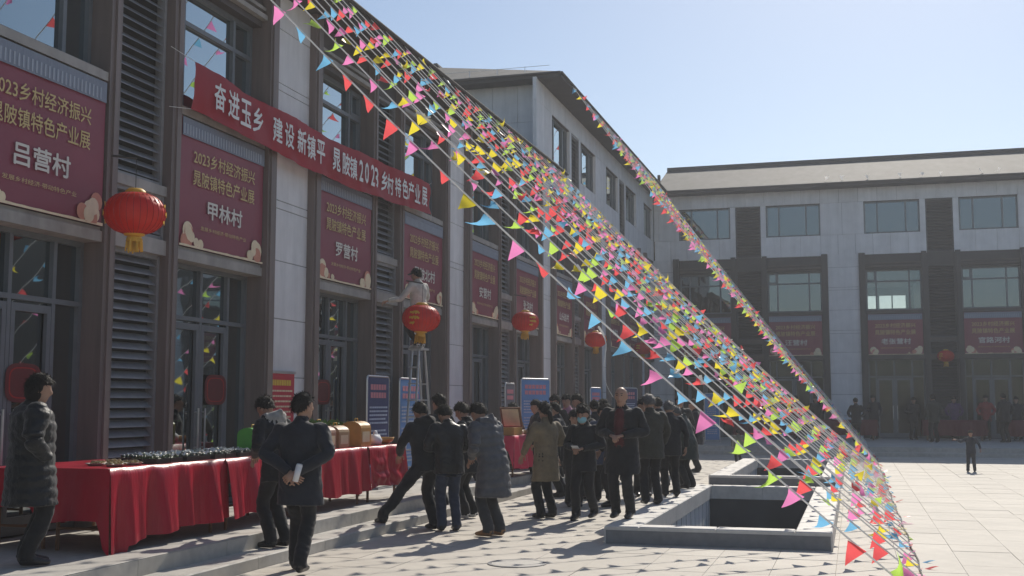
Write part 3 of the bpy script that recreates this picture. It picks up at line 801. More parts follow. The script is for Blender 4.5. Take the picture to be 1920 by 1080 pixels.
def rope_pt(A, B, s, sag): return A.lerp(B, s) - Vector((0, 0, sag * 4 * s * (1 - s)))
def bunting(A, B, sag, label, group, single=True, spacing=.315, phase=0):
    t = empty('bunting_string', A); t.location = (0, 0, 0); tag(t, label, 'bunting', group)
    m = MB(); m.tube([rope_pt(A, B, i / 14, sag) for i in range(15)], .008, n=5); ro = m.build('rope', MATS['rope_white'], t)
    L = (B - A).length; n = int(L / spacing); jm = MB() if not single else None; jc = []
    scr = MB(); ns = 0
    for i in range(n):
        s = (i + .5 + phase + rf.uniform(-.18, .18)) / n
        if s > .995 or s < .005: continue
        p = rope_pt(A, B, s, sag); tt = (rope_pt(A, B, s + .01, sag) - p).normalized()
        g_ = Vector((0, 0, -1)); h = (g_ - tt * g_.dot(tt) * rf.uniform(.75, 1.05)).normalized()
        sw = rf.gauss(0.2, .6)
        if rf.random() < .08: sw += rf.choice((-1.5, 1.5, 2.4))
        h = Matrix.Rotation(sw, 3, tt) @ h
        h = (h - tt * h.dot(tt) * .0)
        z = -h; x = (tt - z * tt.dot(z)).normalized(); y = z.cross(x)
        sc_ = rf.uniform(.8, 1.18)
        M = Matrix(((x.x * sc_, y.x * sc_, z.x * sc_, p.x), (x.y * sc_, y.y * sc_, z.y * sc_, p.y), (x.z * sc_, y.z * sc_, z.z * sc_, p.z), (0, 0, 0, 1)))
        col = rf.choice(CW); kd = rf.choice((0, 0, 0, 1, 1, 5, 5, 2, 2, 3, 4))
        if single: link('flag', flag_mesh(col, kd), t, M)
        else:
            me = flag_mesh(col, kd); ci = list(FL).index(col)
            jm.add([M @ v.co for v in me.vertices], [tuple(q.vertices) for q in me.polygons], ci)
        if rf.random() < .05:
            scr.obox(Matrix.Translation(p) @ Matrix.Rotation(rf.random() * 3, 4, 'X') @ Matrix.Rotation(rf.random() * 3, 4, 'Y'), .10, .015, .03); ns += 1
    if not single: tag(jm.build('flags', [MATS[k] for k in FL], t, True), kind='stuff')
    if ns: tag(scr.build('plastic_tie', MATS['rope_white'], t), kind='stuff')
XG, XE, ZE = .57, XF + .62, 7.80
ORD = ['first', 'second', 'third', 'fourth', 'fifth', 'sixth', 'seventh', 'eighth', 'ninth', 'tenth', 'eleventh', 'twelfth', 'thirteenth', 'fourteenth', 'fifteenth', 'sixteenth',
       'seventeenth', 'eighteenth', 'nineteenth', 'twentieth', 'twenty-first', 'twenty-second', 'twenty-third', 'twenty-fourth', 'twenty-fifth', 'twenty-sixth', 'twenty-seventh', 'twenty-eighth', 'twenty-ninth', 'thirtieth', 'thirty-first', 'thirty-second']
YS = [9.3, 11.0, 11.9]
while YS[-1] < 29.2: YS.append(YS[-1] + .64 + .12 * rf.random())
for i, y in enumerate(YS):
    lab = 'lowest and nearest bunting string, apart from the broad sheet of flags' if i == 0 else \
        'bunting string in the broad slanting sheet of coloured flags, %s counted from the nearest' % (ORD[i] if i < len(ORD) - 1 and i < len(YS) - 1 else 'last')
    bunting(Vector((XE, y + rf.uniform(-.1, .1), ZE)), Vector((XG, y + (.25 if i == 0 else rf.uniform(-.12, .12)), .02)), (.30 if i == 0 else rf.uniform(.20, .34)), lab, 'bunting strings of the broad sheet')
y = 30.9
while y < 44.6:
    bunting(Vector((XE, y, 10.48)), Vector((XG, y, .02)), rf.uniform(.18, .3), 'bunting string of the thin far sheet running up to the tall block eave', 'bunting strings of the thin far sheet', single=False)
    y += .95
# anchor rope lying along the ends of the strings, with flags caught on it
t = empty('anchor_rope'); tag(t, 'dark anchor rope lying along the paving where the bunting strings end', 'rope')
m = MB(); m.tube([(XG + .015 * math.sin(k * 1.7), 8 + k * .6, .012) for k in range(62)], .009, n=5); m.build('rope', MATS['rope_dark'], t)
for k in range(70):
    yy = 8.3 + k * .5 + rf.uniform(-.15, .15); a = rf.uniform(-.6, .6)
    M = Matrix.Translation((XG + .01, yy, .014 + rf.uniform(0, .02))) @ Matrix.Rotation(math.pi / 2 + a, 4, 'Z') @ Matrix.Rotation(rf.choice((-1, 1)) * rf.uniform(1.15, 1.5), 4, 'X')
    link('flag', flag_mesh(rf.choice(CW), rf.choice((0, 5, 1))), t, M)
# loose strip hanging from the lowest string beside the fourth lantern
q0, q1 = ony(1122, 612, 9.3), ony(1148, 745, 9.3)
m = MB(); m.tube([q0.lerp(q1, k / 12) + Vector((.035 * math.sin(k * .55), .02 * math.sin(k), .0)) for k in range(13)], [.009, .010, .006, .003, .003, .002, .002, .0015, .0015, .0015, .0015, .0015, .0015], n=4)
tag(m.build('loose_strip', MATS['rope_white']), 'loose white plastic strip dangling from the lowest bunting string', 'strip')
# flags blown against the roof of the back building
for k in range(9):
    xx = -1.0 + k * .95 + rf.uniform(-.3, .3)
    M = Matrix.Translation((xx, YB - .5 + .12, 10.56 + .06)) @ Matrix.Rotation(rf.uniform(0, 6), 4, 'Z') @ Matrix.Rotation(rf.uniform(-.9, .9), 4, 'X') @ Matrix.Scale(1.5, 4)
    m = MB(); me = flag_mesh('flag_red', rf.choice((3, 4, 2)))
    m.add([M @ Matrix.Translation((0, 0, .1)) @ v.co for v in me.vertices], [tuple(q.vertices) for q in me.polygons])
    tag(m.build('plastic_scrap', MATS['rope_white']), 'pale plastic scrap caught on the gutter of the back building', 'scrap', 'scraps on the back roof')

# =================================================================== TABLES AND GOODS
def tablecloth(name, P, L, D, z, hem, label, grp, matn='cloth_red', seed=0, swag=0, ends=(1, 1), back=.35):
    """P maps (along, across, z): across 0 = front edge, + = towards the facade"""
    rr = random.Random(seed); nu = int(L * 64); m = MB(); nv = 12
    fp = [(rr.uniform(5, 9), rr.uniform(0, 6)), (rr.uniform(11, 17), rr.uniform(0, 6)), (rr.uniform(19, 30), rr.uniform(0, 6))]
    def fold(u, v):
        e = noise.noise((u * .8 + seed * 7, 0, 1)); a = .060 * (.35 + max(0, .9 * noise.noise((u * .6 + seed, 3, 0)) + .5))
        return v ** .8 * a * (math.sin(u * fp[0][0] + fp[0][1] + e * 3) * .6 + math.sin(u * fp[1][0] + fp[1][1] + 2 * e) * .7 + .35 * math.sin(u * fp[2][0] + fp[2][1])) + v * .016 * max(0, noise.noise((u * 1.1 + seed * 3, 5, 2)) + .15) * (abs(math.sin(u * 23 + 2.5 * e)) * 2 - 1)
    def hemz(u): return hem(u) + .012 * math.sin(u * 9 + seed) + .02 * noise.noise((u * 2.2, seed, 0))
    cols = []
    for i in range(nu + 1):
        u = L * i / nu; row = []
        row.append(P(u, D, z - back if back else z))
        for k in range(7): a = D * (1 - k / 6); row.append(P(u, a, z + .004 + .004 * noise.noise((u * 3, a * 4, seed))))
        h = hemz(u)
        for j in range(1, nv + 1):
            v = j / nv; sw = 0
            if swag:
                s_ = abs(math.sin(math.pi * u / swag)); sw = .03 * s_ * math.sin(v * 17 - s_ * 6) * v
            row.append(P(u, -.012 - .05 * v - fold(u, v) - sw, z - (z - h) * v))
        cols.append(row)
    n = len(cols[0]); m.add([p for r in cols for p in r], [(i * n + j, (i + 1) * n + j, (i + 1) * n + j + 1, i * n + j + 1) for i in range(nu) for j in range(n - 1)])
    for (on, u, sg) in ((ends[0], 0, -1), (ends[1], L, 1)):
        if not on: continue
        ne = 26; vs = []
        for i in range(ne + 1):
            a = D * i / ne; h = hemz(u) + (.30 if hemz(u) < .45 else .12) * min(1, i / ne * 7) + .02 * math.sin(a * 6)
            for j in range(9):
                v = j / 8; vs.append(P(u + sg * (.01 + .03 * v + .022 * v * math.sin(a * 17 + seed) * (i > 0)) , a - .012 * (i == 0) - (.05 * v + fold(u, v)) * (1 if i == 0 else 0), z + .003 - (z - h) * v))
        m.add(vs, [(i * 9 + j, (i + 1) * 9 + j, (i + 1) * 9 + j + 1, i * 9 + j + 1) for i in range(ne) for j in range(8)])
    return tag(m.build(name, MATS[matn], None, True), label, 'tablecloth', grp)

def table(P, L, D, z, label, grp):
    t = empty('folding_table'); tag(t, label, 'table', grp)
    m = MB(); vs = [P(u, a, zz) for zz in (z - .035, z - .004) for a in (.02, D - .02) for u in (.02, L - .02)]
    m.add(vs, [(0, 2, 3, 1), (4, 5, 7, 6), (0, 1, 5, 4), (2, 6, 7, 3), (0, 4, 6, 2), (1, 3, 7, 5)]); m.build('tabletop', MATS['wood'], t)
    def bar(nm, A, B, r=.018): mm = MB(); mm.tube([P(*A), P(*B)], r, n=6); mm.build(nm, MATS['wood'], t)
    for u in (.16, L - .16):
        for a in (.08, D - .08): bar('leg', (u, a, ZP), (u, a, z - .035), .02)
        bar('crossbar', (u, .08, ZP + .2), (u, D - .08, ZP + .2), .014)
    bar('stretcher', (.16, D / 2, ZP + .2), (L - .16, D / 2, ZP + .2), .014)
ZT = ZP + .75
def tp(x, y):         # table running along the walk, front edge at X = x
    return lambda u, a, z: (x - a, y + u, z)
TABS = [(-6.40, 9.06, 2.03, .72, lambda u: .30 + .10 * min(1, u / .9) - .06 * (u < .25), 0, 'nearest', (1, 0)),
        (-6.385, 11.05, 1.80, .72, lambda u: .41 + .02 * u, 0, 'second', (0, 1)),
        (-6.345, 12.93, 1.78, .72, lambda u: .44, 0, 'third', (1, 0)),
        (-6.32, 14.68, 1.28, .72, lambda u: .46 + .03 * math.sin(u * 4), .65, 'fourth', (0, 1))]
GT = 'folding tables along the shop walk'; GC = 'red tablecloths along the shop walk'
DESC = ['long red satin tablecloth nearest the camera, its corner trailing to the ground', 'red tablecloth under the green gift box, left of the two men', 'red tablecloth with deep hanging folds under the gift boxes, right of the man walking', 'red tablecloth with swagged folds, at the far end of the gift box row']
for i, (x, y, L, D, h, sw, o_, en) in enumerate(TABS):
    table(tp(x, y), L, D, ZT, 'wooden folding table under a red cloth, %s of the row on the walk' % o_, GT)
    tablecloth('tablecloth', tp(x, y), L, D, ZT, h, DESC[i], GC, seed=i + 3, swag=sw, ends=en)
# a second table set behind the first at the near end
table(tp(-7.16, 9.12), 1.75, .66, ZT - .012, 'wooden folding table against the shop front behind the person in the long black coat', GT)
tablecloth('tablecloth', tp(-7.16, 9.12), 1.75, .66, ZT - .012, lambda u: .52, 'short red tablecloth behind the person in the long black coat', GC, seed=9, ends=(1, 1))
# tables farther on
FT = [(-5.98, 20.55, 1.7, 'cloth_pink', 'bright pinkish red tablecloth between the grey coat and the tan coat'), (-6.3, 23.2, 2.0, 'cloth_red', 'red tablecloth hidden behind the crowd beside the blue standing board'),
      (-6.3, 26.4, 2.2, 'cloth_red', 'red tablecloth far along the left walk behind the crowd'), (-6.3, 31.0, 2.4, 'cloth_red', 'red tablecloth on the left walk beyond the crowd of people')]
for i, (x, y, L, mt, lab) in enumerate(FT):
    table(tp(x, y), L, .7, ZT, 'wooden folding table under ' + lab, GT)
    tablecloth('tablecloth', tp(x, y), L, .7, ZT, lambda u: .42, lab, GC, mt, seed=20 + i)
mat('cloth_red_shaded', (.13, .006, .014), .6, .1, 3)  # red cloth with the shade of the back walk put into its colour
def tpb(x, y): return lambda u, a, z: (x + u, y + a, z)
for i, (x, y, L, w_) in enumerate(((-4.4, 44.6, 2.4, 'left of the pale pillar, behind the bunting'), (-1.2, 45.4, 2.0, 'in front of the pale pillar'), (2.4, 45.6, 2.2, 'right of the pale pillar, behind the child'), (5.2, 45.6, 2.2, 'at the right edge of the picture'))):
    table(tpb(x, y), L, .7, ZT, 'dim folding table on the back walk ' + w_, GT)
    tablecloth('tablecloth', tpb(x, y), L, .7, ZT, lambda u: .45, 'shade-darkened red tablecloth on the back walk ' + w_, GC, 'cloth_red_shaded', seed=30 + i)

# goods: trays of small dark glossy fruit, plates, gift boxes
mat('tray', (.03, .03, .03), .35, .1); mat('fruit', (.030, .045, .022), .16, .5, 30, spec=.8, coat=.6); mat('fruit2', (.10, .13, .05), .25, .4, 30, spec=.7, coat=.5)
mat('film', (.75, .78, .80), .15, .2, 20, .6, 40, spec=.9)
rg = random.Random(8)
def tray(x, y, label):
    t = empty('fruit_tray', (x, y, ZT + .008), rg.uniform(-.06, .06)); tag(t, label, 'tray', 'fruit trays in a row on the nearest tables')
    m = MB(); a, b = .15, .105
    m.box(-a, a, -b, b, 0, .012)
    for q in ((-a, -a + .012, -b, b), (a - .012, a, -b, b), (-a + .012, a - .012, -b, -b + .012), (-a + .012, a - .012, b - .012, b)): m.box(*q, .012, .045)
    m.build('tray', MATS['tray'], t)
    f = MB()
    for k in range(46):
        f.ell((rg.uniform(-.125, .125), rg.uniform(-.08, .08), .03 + rg.uniform(0, .035)), (.017, .017, .016), 7, 5)
    tag(f.build('fruit', MATS[rg.choice(('fruit', 'fruit', 'fruit2'))], t, True), kind='stuff')
    f = MB()
    for k in range(9):
        f.obox(Matrix.Translation((rg.uniform(-.13, .13), rg.uniform(-.09, .09), .075)) @ Matrix.Rotation(rg.uniform(-1, 1), 4, 'X') @ Matrix.Rotation(rg.uniform(0, 3), 4, 'Z'), .05, .018, .004)
    tag(f.build('cling_film', MATS['film'], t), kind='stuff')
for k in range(9):
    tray(-6.62 - .02 * (k % 2), 10.02 + k * .262, 'black tray of small dark glossy fruit, %s from the camera in the front row' % ORD[k])
for k in range(7):
    tray(-6.92, 10.2 + k * .29, 'black tray of small dark glossy fruit, %s from the camera in the back row' % ORD[k])
mat('snack', (.45, .33, .17), .6, .3, 25); mat('plate', (.75, .74, .72), .3, .05)
for k in range(4):
    t = empty('snack_plate', (-6.62 - .26 * (k % 2), 9.45 + .26 * (k // 2) + .08 * (k % 2), ZT + .008)); tag(t, ['low plate of tan dried snacks at the table corner', 'plate of tan snacks behind the corner plate', 'plate of tan snacks next to the first fruit tray', 'plate of tan snacks in the back, by the fruit trays'][k], 'plate', 'snack plates')
    m = MB(); m.lathe([(0, 0), (.07, 0), (.105, .018), (.108, .02), (.07, .008), (0, .008)], n=20); m.build('plate', MATS['plate'], t, True)
    m = MB()
    for q in range(22): m.ell((rg.gauss(0, .035), rg.gauss(0, .035), .018 + rg.uniform(0, .02)), (.022, .008, .010), 7, 5)
    tag(m.build('snack', MATS['snack'], t, True), kind='stuff')
mat('box_green', (.10, .42, .07), .4, .12, 8); mat('box_yellow', (.50, .45, .10), .45, .15, 8); mat('box_brown', (.27, .13, .085), .5, .2, 12); mat('box_orange', (.50, .26, .07), .45, .15, 8); mat('box_tan', (.42, .27, .14), .5, .15, 8)
mat('box_print', (.62, .52, .34), .5, .1)
def gift_box(x, y, wdt, dep, h, mt, label, rz=0):
    t = empty('gift_box', (x, y, ZT + .009), rz); tag(t, label, 'gift box', 'gift boxes with arched tops')
    m = MB(); r = dep / 2; hs = h - r * .62; ring = [(-r, 0), (r, 0), (r, hs)] + [(r * math.cos(a), hs + r * .62 * math.sin(a)) for a in [math.pi * k / 8 for k in range(1, 8)]] + [(-r, hs)]
    n = len(ring)
    m.add([(a, s * wdt / 2, b) for s in (-1, 1) for a, b in ring], [tuple(range(n))[::-1], tuple(range(n, 2 * n))] + [(i, (i + 1) % n, n + (i + 1) % n, n + i) for i in range(n)])
    m.build('carton', MATS[mt], t)
    m = MB(); m.box(r + .001, r + .003, -wdt * .36, wdt * .36, hs * .22, hs * .8); m.build('front_label', MATS['box_print'], t)
    m = MB(); m.tube([(0, -.05, h - .005), (0, -.045, h + .035), (0, .045, h + .035), (0, .05, h - .005)], .007, n=6); m.build('handle', MATS['gold'], t)
gift_box(-6.72, 12.24, .30, .26, .30, 'box_green', 'bright green gift box with arched top beside the leaning man')
gift_box(-6.70, 13.55, .28, .26, .27, 'box_green', 'green arched gift box right of the walking man')
gift_box(-6.66, 13.93, .30, .28, .29, 'box_brown', 'reddish brown arched gift box next to the green one', .05)
gift_box(-6.66, 14.33, .30, .28, .29, 'box_tan', 'tan arched gift box in the middle of the row', -.04)
gift_box(-6.63, 14.95, .34, .30, .34, 'box_orange', 'orange arched gift box at the right end of the row')
gift_box(-6.98, 13.9, .34, .2, .33, 'box_yellow', 'yellow gift box behind the brown one'); gift_box(-6.98, 14.5, .34, .2, .33, 'box_yellow', 'yellow gift box behind the tan one')
# green sprigs behind the boxes
for k, yy in enumerate((13.6, 14.1, 14.7)):
    t = empty('vegetable_bundle', (-6.86, yy, ZT + .30)); tag(t, 'bundle of leafy greens on the gift boxes, %s from the left' % ORD[k], 'greens', 'bundles of greens')
    m = MB()
    for q in range(90):
        p = Vector((rg.gauss(0, .04), rg.gauss(0, .13), rg.gauss(.02, .02))); d = Vector((rg.gauss(0, 1), rg.gauss(0, 1), rg.gauss(.3, .6))).normalized() * .05; s_ = d.orthogonal().normalized() * .014
        m.add([p - d, p + s_, p + d, p - s_], [(0, 1, 2, 3)])
    tag(m.build('leaf', MATS['leaf'], t), kind='stuff')
    m = MB(); m.tube([(0, -.18, 0), (0, .18, .01)], .02, n=6); m.build('stem', MATS['leaf'], t)
# white carrier bag and a wooden bowl
m = MB(); m.ell((0, 0, .07), (.10, .13, .08), 16, 10, fn=lambda d: 1 + .25 * noise.noise(d * 3.1)); m.ell((0, .02, .15), (.03, .05, .06), 10, 6, fn=lambda d: 1 + .3 * noise.noise(d * 4))
tag(m.build('carrier_bag', MATS['mask_white'], None, True, Matrix.Translation((-6.55, 15.42, ZT + .005))), 'crumpled white plastic bag right of the gift boxes', 'bag')
m = MB(); m.lathe([(0, 0), (.09, 0), (.17, .05), (.19, .10), (.175, .10), (.15, .055), (0, .02)], n=22)
bw = tag(m.build('wooden_bowl', MATS['box_orange'], None, True, Matrix.Translation((-6.6, 15.78, ZT + .005))), 'shallow orange wooden bowl at the far end of the gift box table', 'bowl')
# open wooden display case on the pink table
t = empty('display_case', (-6.22, 20.95, ZT + .01), .0); tag(t, 'open wooden display case with raised lid on the pink tablecloth', 'case')
m = MB(); m.box(-.2, .2, -.28, .28, 0, .14); m.build('case', MATS['box_orange'], t)
m = MB(); m.obox(Matrix.Translation((-.02, .30, .32)) @ Matrix.Rotation(.5, 4, 'X'), .40, .03, .44); lid = m.build('lid', MATS['wood'], t)
m = MB(); m.obox(Matrix.Translation((-.02, .278, .32)) @ Matrix.Rotation(.5, 4, 'X'), .32, .012, .36); m.build('lid_lining', MATS['sign_cream'], lid)
for k in range(5):
    m = MB(); m.lathe([(0, 0), (.06, 0), (.075, .04), (.06, .075), (0, .08)], n=12)
    tag(m.build('paper_packet', MATS[('sign_cream', 'mask_white', 'box_tan')[k % 3]], None, True, Matrix.Translation((-6.12 - .1 * (k % 2), 21.45 + .16 * k, ZT + .01))), 'small pale packet on the pink tablecloth', 'packet', 'pale packets on the pink table')

# standing boards, poster
mat('board_navy', (.045, .06, .16), .4, .12, 3); mat('board_blue', (.12, .27, .55), .35, .15, 2); mat('board_grey', (.16, .17, .19), .4, .12, 3); mat('print_pale', (.45, .50, .62), .6, .1); mat('print_pink', (.62, .24, .28), .6, .1); mat('print_tan', (.6, .5, .32), .6, .1)
mat('poster_red', (.55, .035, .06), .5, .08, 3); mat('poster_yellow', (.75, .52, .06), .5, .1)
def standing_board(x, y, wdt, rz, face, label, h=1.78, z=ZP):
    t = empty('standing_board', (x, y, z), rz); tag(t, label, 'standing board', 'standing display boards along the shops')
    m = MB(); m.box(-wdt / 2, wdt / 2, -.012, .012, .12, h - .02); m.build('panel', MATS[face], t)
    m = MB(); w2 = wdt / 2
    m.tube([(-w2, 0, 0), (-w2, 0, h - .05), (-w2 + .015, 0, h - .015), (-w2 + .05, 0, h), (w2 - .05, 0, h), (w2 - .015, 0, h - .015), (w2, 0, h - .05), (w2, 0, 0)], .018, n=8)
    fr = m.build('frame', MATS['steel'], t)
    m = MB()
    for s in (-1, 1): m.tube([(s * w2, -.22, .015), (s * w2, .22, .015)], .016, n=6)
    tag(m.build('foot', MATS['steel'], t), kind='stuff')
    m = MB(); rr = random.Random(int(y * 10))
    for k in range(18):
        zz = h - .50 - k * .062
        if zz < .3: break
        x0 = -w2 + .08
        while x0 < w2 - .12:
            L = rr.uniform(.03, .09); 
            if x0 + L < w2 - .07 and not (k % 6 == 5): m.box(x0, x0 + L, -.0165, -.0135, zz - .014, zz + .014)
            x0 += L + .014
    tag(m.build('small_print', MATS['print_pale'], t), kind='stuff')
    m = MB()
    for k in range(2):
        for q in range(6):
            m.box(-w2 + .12 + q * (wdt - .24) / 6, -w2 + .12 + (q + .8) * (wdt - .24) / 6, -.0165, -.0135, h - .22 - k * .13, h - .13 - k * .13)
    tag(m.build('heading', MATS['print_pink'], t), kind='stuff')
    return t
def face_to(x, y): return math.atan2(y, x) - math.pi / 2
AL = R_(90)
b1, b2 = onx(687, 705, -7.4), onx(730, 705, -7.4)
standing_board(-7.4, (b1.y + b2.y) / 2, b2.y - b1.y - .06, AL, 'board_navy', 'navy blue standing board with silver frame, left of the ladder')
b1, b2 = onx(748, 707, -7.58), onx(790, 707, -7.58)
standing_board(-7.58, (b1.y + b2.y) / 2, b2.y - b1.y - .06, AL, 'board_blue', 'lighter blue standing board with silver frame, behind the ladder')
standing_board(-7.2, 24.4, .72, AL, 'board_grey', 'grey standing board right of the second pale pillar')
standing_board(-6.95, 25.6, .95, R_(62), 'board_blue', 'tall bright blue standing board above the tan coat, beside the third pale pillar', 1.9)
standing_board(-7.2, 33.2, .8, R_(80), 'board_blue', 'small far pale blue standing board behind the crowd', 1.8)
standing_board(-7.0, 37.2, .9, R_(60), 'board_navy', 'small far dark blue standing board left of the bald man', 1.85)
q = ony(1335, 770, 40.5); standing_board(q.x, 40.5, .5, 0, 'board_blue', 'narrow blue standing board on the back walk seen through the bunting', 1.7)
t = empty('red_poster'); tag(t, 'red poster with yellow heading stuck on the first pale pillar', 'poster')
a, b_ = onx(507, 697, XF + .02), onx(553, 700, XF + .02)
m = MB(); pbox(m, lmap, a.y, b_.y, .006, .012, 1.02, 2.04); m.build('sheet', MATS['poster_red'], t)
m = MB(); pbox(m, lmap, a.y - .02, b_.y + .02, .004, .03, 2.04, 2.08); m.build('top_rail', MATS['steel'], t)
m = MB()
for q in range(8): pbox(m, lmap, a.y + .06 + q * .075, a.y + .12 + q * .075, .012, .015, 1.87, 1.95)
tag(m.build('heading', MATS['poster_yellow'], t), kind='stuff')
m = MB()
for k in range(9):
    x0 = a.y + .05
    while x0 < b_.y - .12: L = rg.uniform(.03, .08); pbox(m, lmap, x0, x0 + L, .012, .015, 1.78 - k * .075, 1.805 - k * .075); x0 += L + .015
tag(m.build('small_print', MATS['sign_cream'], t), kind='stuff')

# aluminium step ladder
LX, LY, LH = -7.20, 18.83, 2.26
t = empty('step_ladder', (LX, LY, ZP), 0); tag(t, 'aluminium step ladder with a man standing on top, in front of the blue board', 'ladder')
top = LH
def lbar(nm, A, B, r=.022): mm = MB(); mm.tube([A, B], r, r * .6, n=6); mm.build(nm, MATS['alum'], t)
for s in (-1, 1):
    lbar('rail', (s * .08, -.48, 0), (s * .06, -.14, top)); lbar('rail', (s * .08, .62, 0), (s * .06, .14, top))
for s in (-1, 1):   # the wide side of the ladder faces the square: rails spread along the walk
    pass
mm = MB(); mm.box(-.12, .12, -.19, .19, top, top + .03); mm.build('top_cap', MATS['alum'], t)
for k in range(7):
    z = .28 + k * .28; f_ = z / top; ya = -.48 + .34 * f_; yb = .62 - .48 * f_
    mm = MB(); mm.box(-.09, .09, ya - .04, ya + .04, z - .012, z + .012); mm.build('tread', MATS['alum'], t)
    if k % 2: mm = MB(); mm.tube([(-.08, yb, z), (.08, yb, z)], .012, n=6); mm.build('brace', MATS['alum'], t)
mm = MB(); mm.box(-.07, .07, -.48 + .34 * .62, .62 - .48 * .62, top * .62 - .012, top * .62 + .012); mm.build('spreader', MATS['alum'], t)

# manhole cover
t = empty('manhole_cover', (-3.31, 11.48, .003)); tag(t, 'round grey manhole cover set in the paving in the foreground', 'manhole cover')
m = MB(); m.lathe([(.30, 0), (.30, .004), (.265, .005), (.265, .001)], n=40); m.build('ring', MATS['granite_dark'], t)
m = MB(); m.lathe([(0, .004), (.262, .004)], n=40); m.build('lid', MATS['granite'], t)
# =================================================================== PEOPLE
def fabric(name, c, rough=.8, bump=.25, sheen=.15, var=.25): return mat(name, c, rough, var, 9, bump, 45, sheen=sheen, spec=.3)
fabric('coat_black', (.017, .018, .021)); fabric('coat_puffer', (.013, .0145, .017), .5, .35); fabric('coat_navy', (.020, .023, .032)); fabric('coat_leather', (.020, .020, .021), .38, .3)
fabric('coat_grey', (.085, .088, .098), .6); fabric('coat_tan', (.21, .165, .105)); fabric('coat_olive', (.045, .045, .036)); fabric('coat_green', (.022, .034, .030), .5)
fabric('coat_blue', (.05, .07, .13)); fabric('pink_top', (.55, .27, .36)); fabric('vest_pale', (.52, .50, .45)); fabric('shirt_grey', (.15, .15, .155)); fabric('sweater_maroon', (.085, .018, .022))
fabric('jeans', (.030, .042, .075)); fabric('trousers_black', (.016, .016, .018)); fabric('trousers_grey', (.045, .047, .052)); fabric('kid_coat', (.16, .17, .14)); fabric('kid_dark', (.03, .035, .05)); fabric('red_coat', (.30, .03, .035)); fabric('purple_coat', (.10, .05, .14))
fabric('cap_dark', (.03, .03, .035)); fabric('collar_pale', (.32, .31, .29))

def crom(pts, step=.03):
    """Catmull-Rom resampling of [(pos, ra, rb)]"""
    A = [(Vector(p), a, b) for p, a, b in pts]; out = []
    for i in range(len(A) - 1):
        p0, p1, p2, p3 = A[max(i - 1, 0)], A[i], A[i + 1], A[min(i + 2, len(A) - 1)]
        n = max(2, int((p2[0] - p1[0]).length / step))
        for k in range(n):
            t = k / n; f = lambda a, b, c, d: .5 * ((2 * b) + (c - a) * t + (2 * a - 5 * b + 4 * c - d) * t * t + (3 * b - a - 3 * c + d) * t ** 3)
            out.append((f(p0[0], p1[0], p2[0], p3[0]), max(.008, f(p0[1], p1[1], p2[1], p3[1])), max(.008, f(p0[2], p1[2], p2[2], p3[2]))))
    out.append(A[-1]); return out

def hand_mesh(side, curl, m=0):
    """wrist at the origin, fingers along +Y, back of the hand +Z, thumb on the -side*X side"""
    b = MB(); th = -side
    b.tube([(0, -.03, 0), (0, .0, 0), (0, .035, 0), (0, .075, 0), (0, .092, -.004)], [.027, .028, .038, .041, .036], [.02, .018, .016, .015, .012], n=10, m=m)
    for k in range(4):
        x = (-.030 + .020 * k) * -th; L = (.82, .95, 1.0, .88)[k] if True else 1
        p = Vector((x, .082, 0)); a = 0; pts = [p - Vector((0, .02, 0)), p.copy()]
        for q, l in enumerate((.042, .027, .022)):
            a += curl * (1, 1.1, .8)[q]; p = p + Vector((x * .06, math.cos(a) * l * L, -math.sin(a) * l * L)); pts.append(p.copy())
        b.tube(pts, [.0095, .0095, .009, .008, .0065], n=7, m=m)
    p = Vector((th * .030, .022, -.004)); pts = [p - Vector((th * .012, .006, 0)), p, p + Vector((th * .028, .026, -.010)), p + Vector((th * .036, .056, -.016)), p + Vector((th * .036, .078, -.020))]
    b.tube(pts, [.012, .0125, .011, .010, .007], n=7, m=m)
    return b

ARM = {'down': ((.285, -.03, 1.14), (.29, .05, .90)), 'front': ((.295, -.02, 1.14), (.075, .27, 1.09)), 'back': ((.30, -.13, 1.16), (.035, -.225, .98)),
       'reach': ((.25, .17, 1.20), (.17, .43, 1.10)), 'pocket': ((.31, -.05, 1.15), (.235, .10, .98)), 'out': ((.42, .08, 1.30), (.62, .22, 1.34)), 'phone': ((.29, .04, 1.14), (.11, .30, 1.22)),
       'swing_f': ((.28, .06, 1.14), (.27, .22, .96)), 'swing_b': ((.285, -.10, 1.15), (.28, -.12, .90)), 'up': ((.33, .10, 1.55), (.22, .2, 1.80))}
PEOPLE = []
def person(loc, H, heading, label, coat='coat_black', legs='trousers_black', shoes='leather_shoe', hair='hair', hem=.72, thick=1.0, lean=0, look=0, turn=0, arms=('down', 'down'),
           feet=((.10, 0.0, 0), (-.10, .02, 0)), voxel=.013, hairstyle='short', extras=(), hands=True, inner=None, face=False, crouch=0, flare=1.0, group=None, wob=0):
    PEOPLE.append(dict(loc=Vector(loc), H=H, heading=heading, label=label, coat=coat, legs=legs, shoes=shoes, hair=hair, hem=hem, thick=thick, lean=lean, look=look, turn=turn, arms=arms,
                       feet=feet, voxel=voxel, hairstyle=hairstyle, extras=extras, hands=hands, inner=inner, face=face, crouch=crouch, flare=flare, group=group))

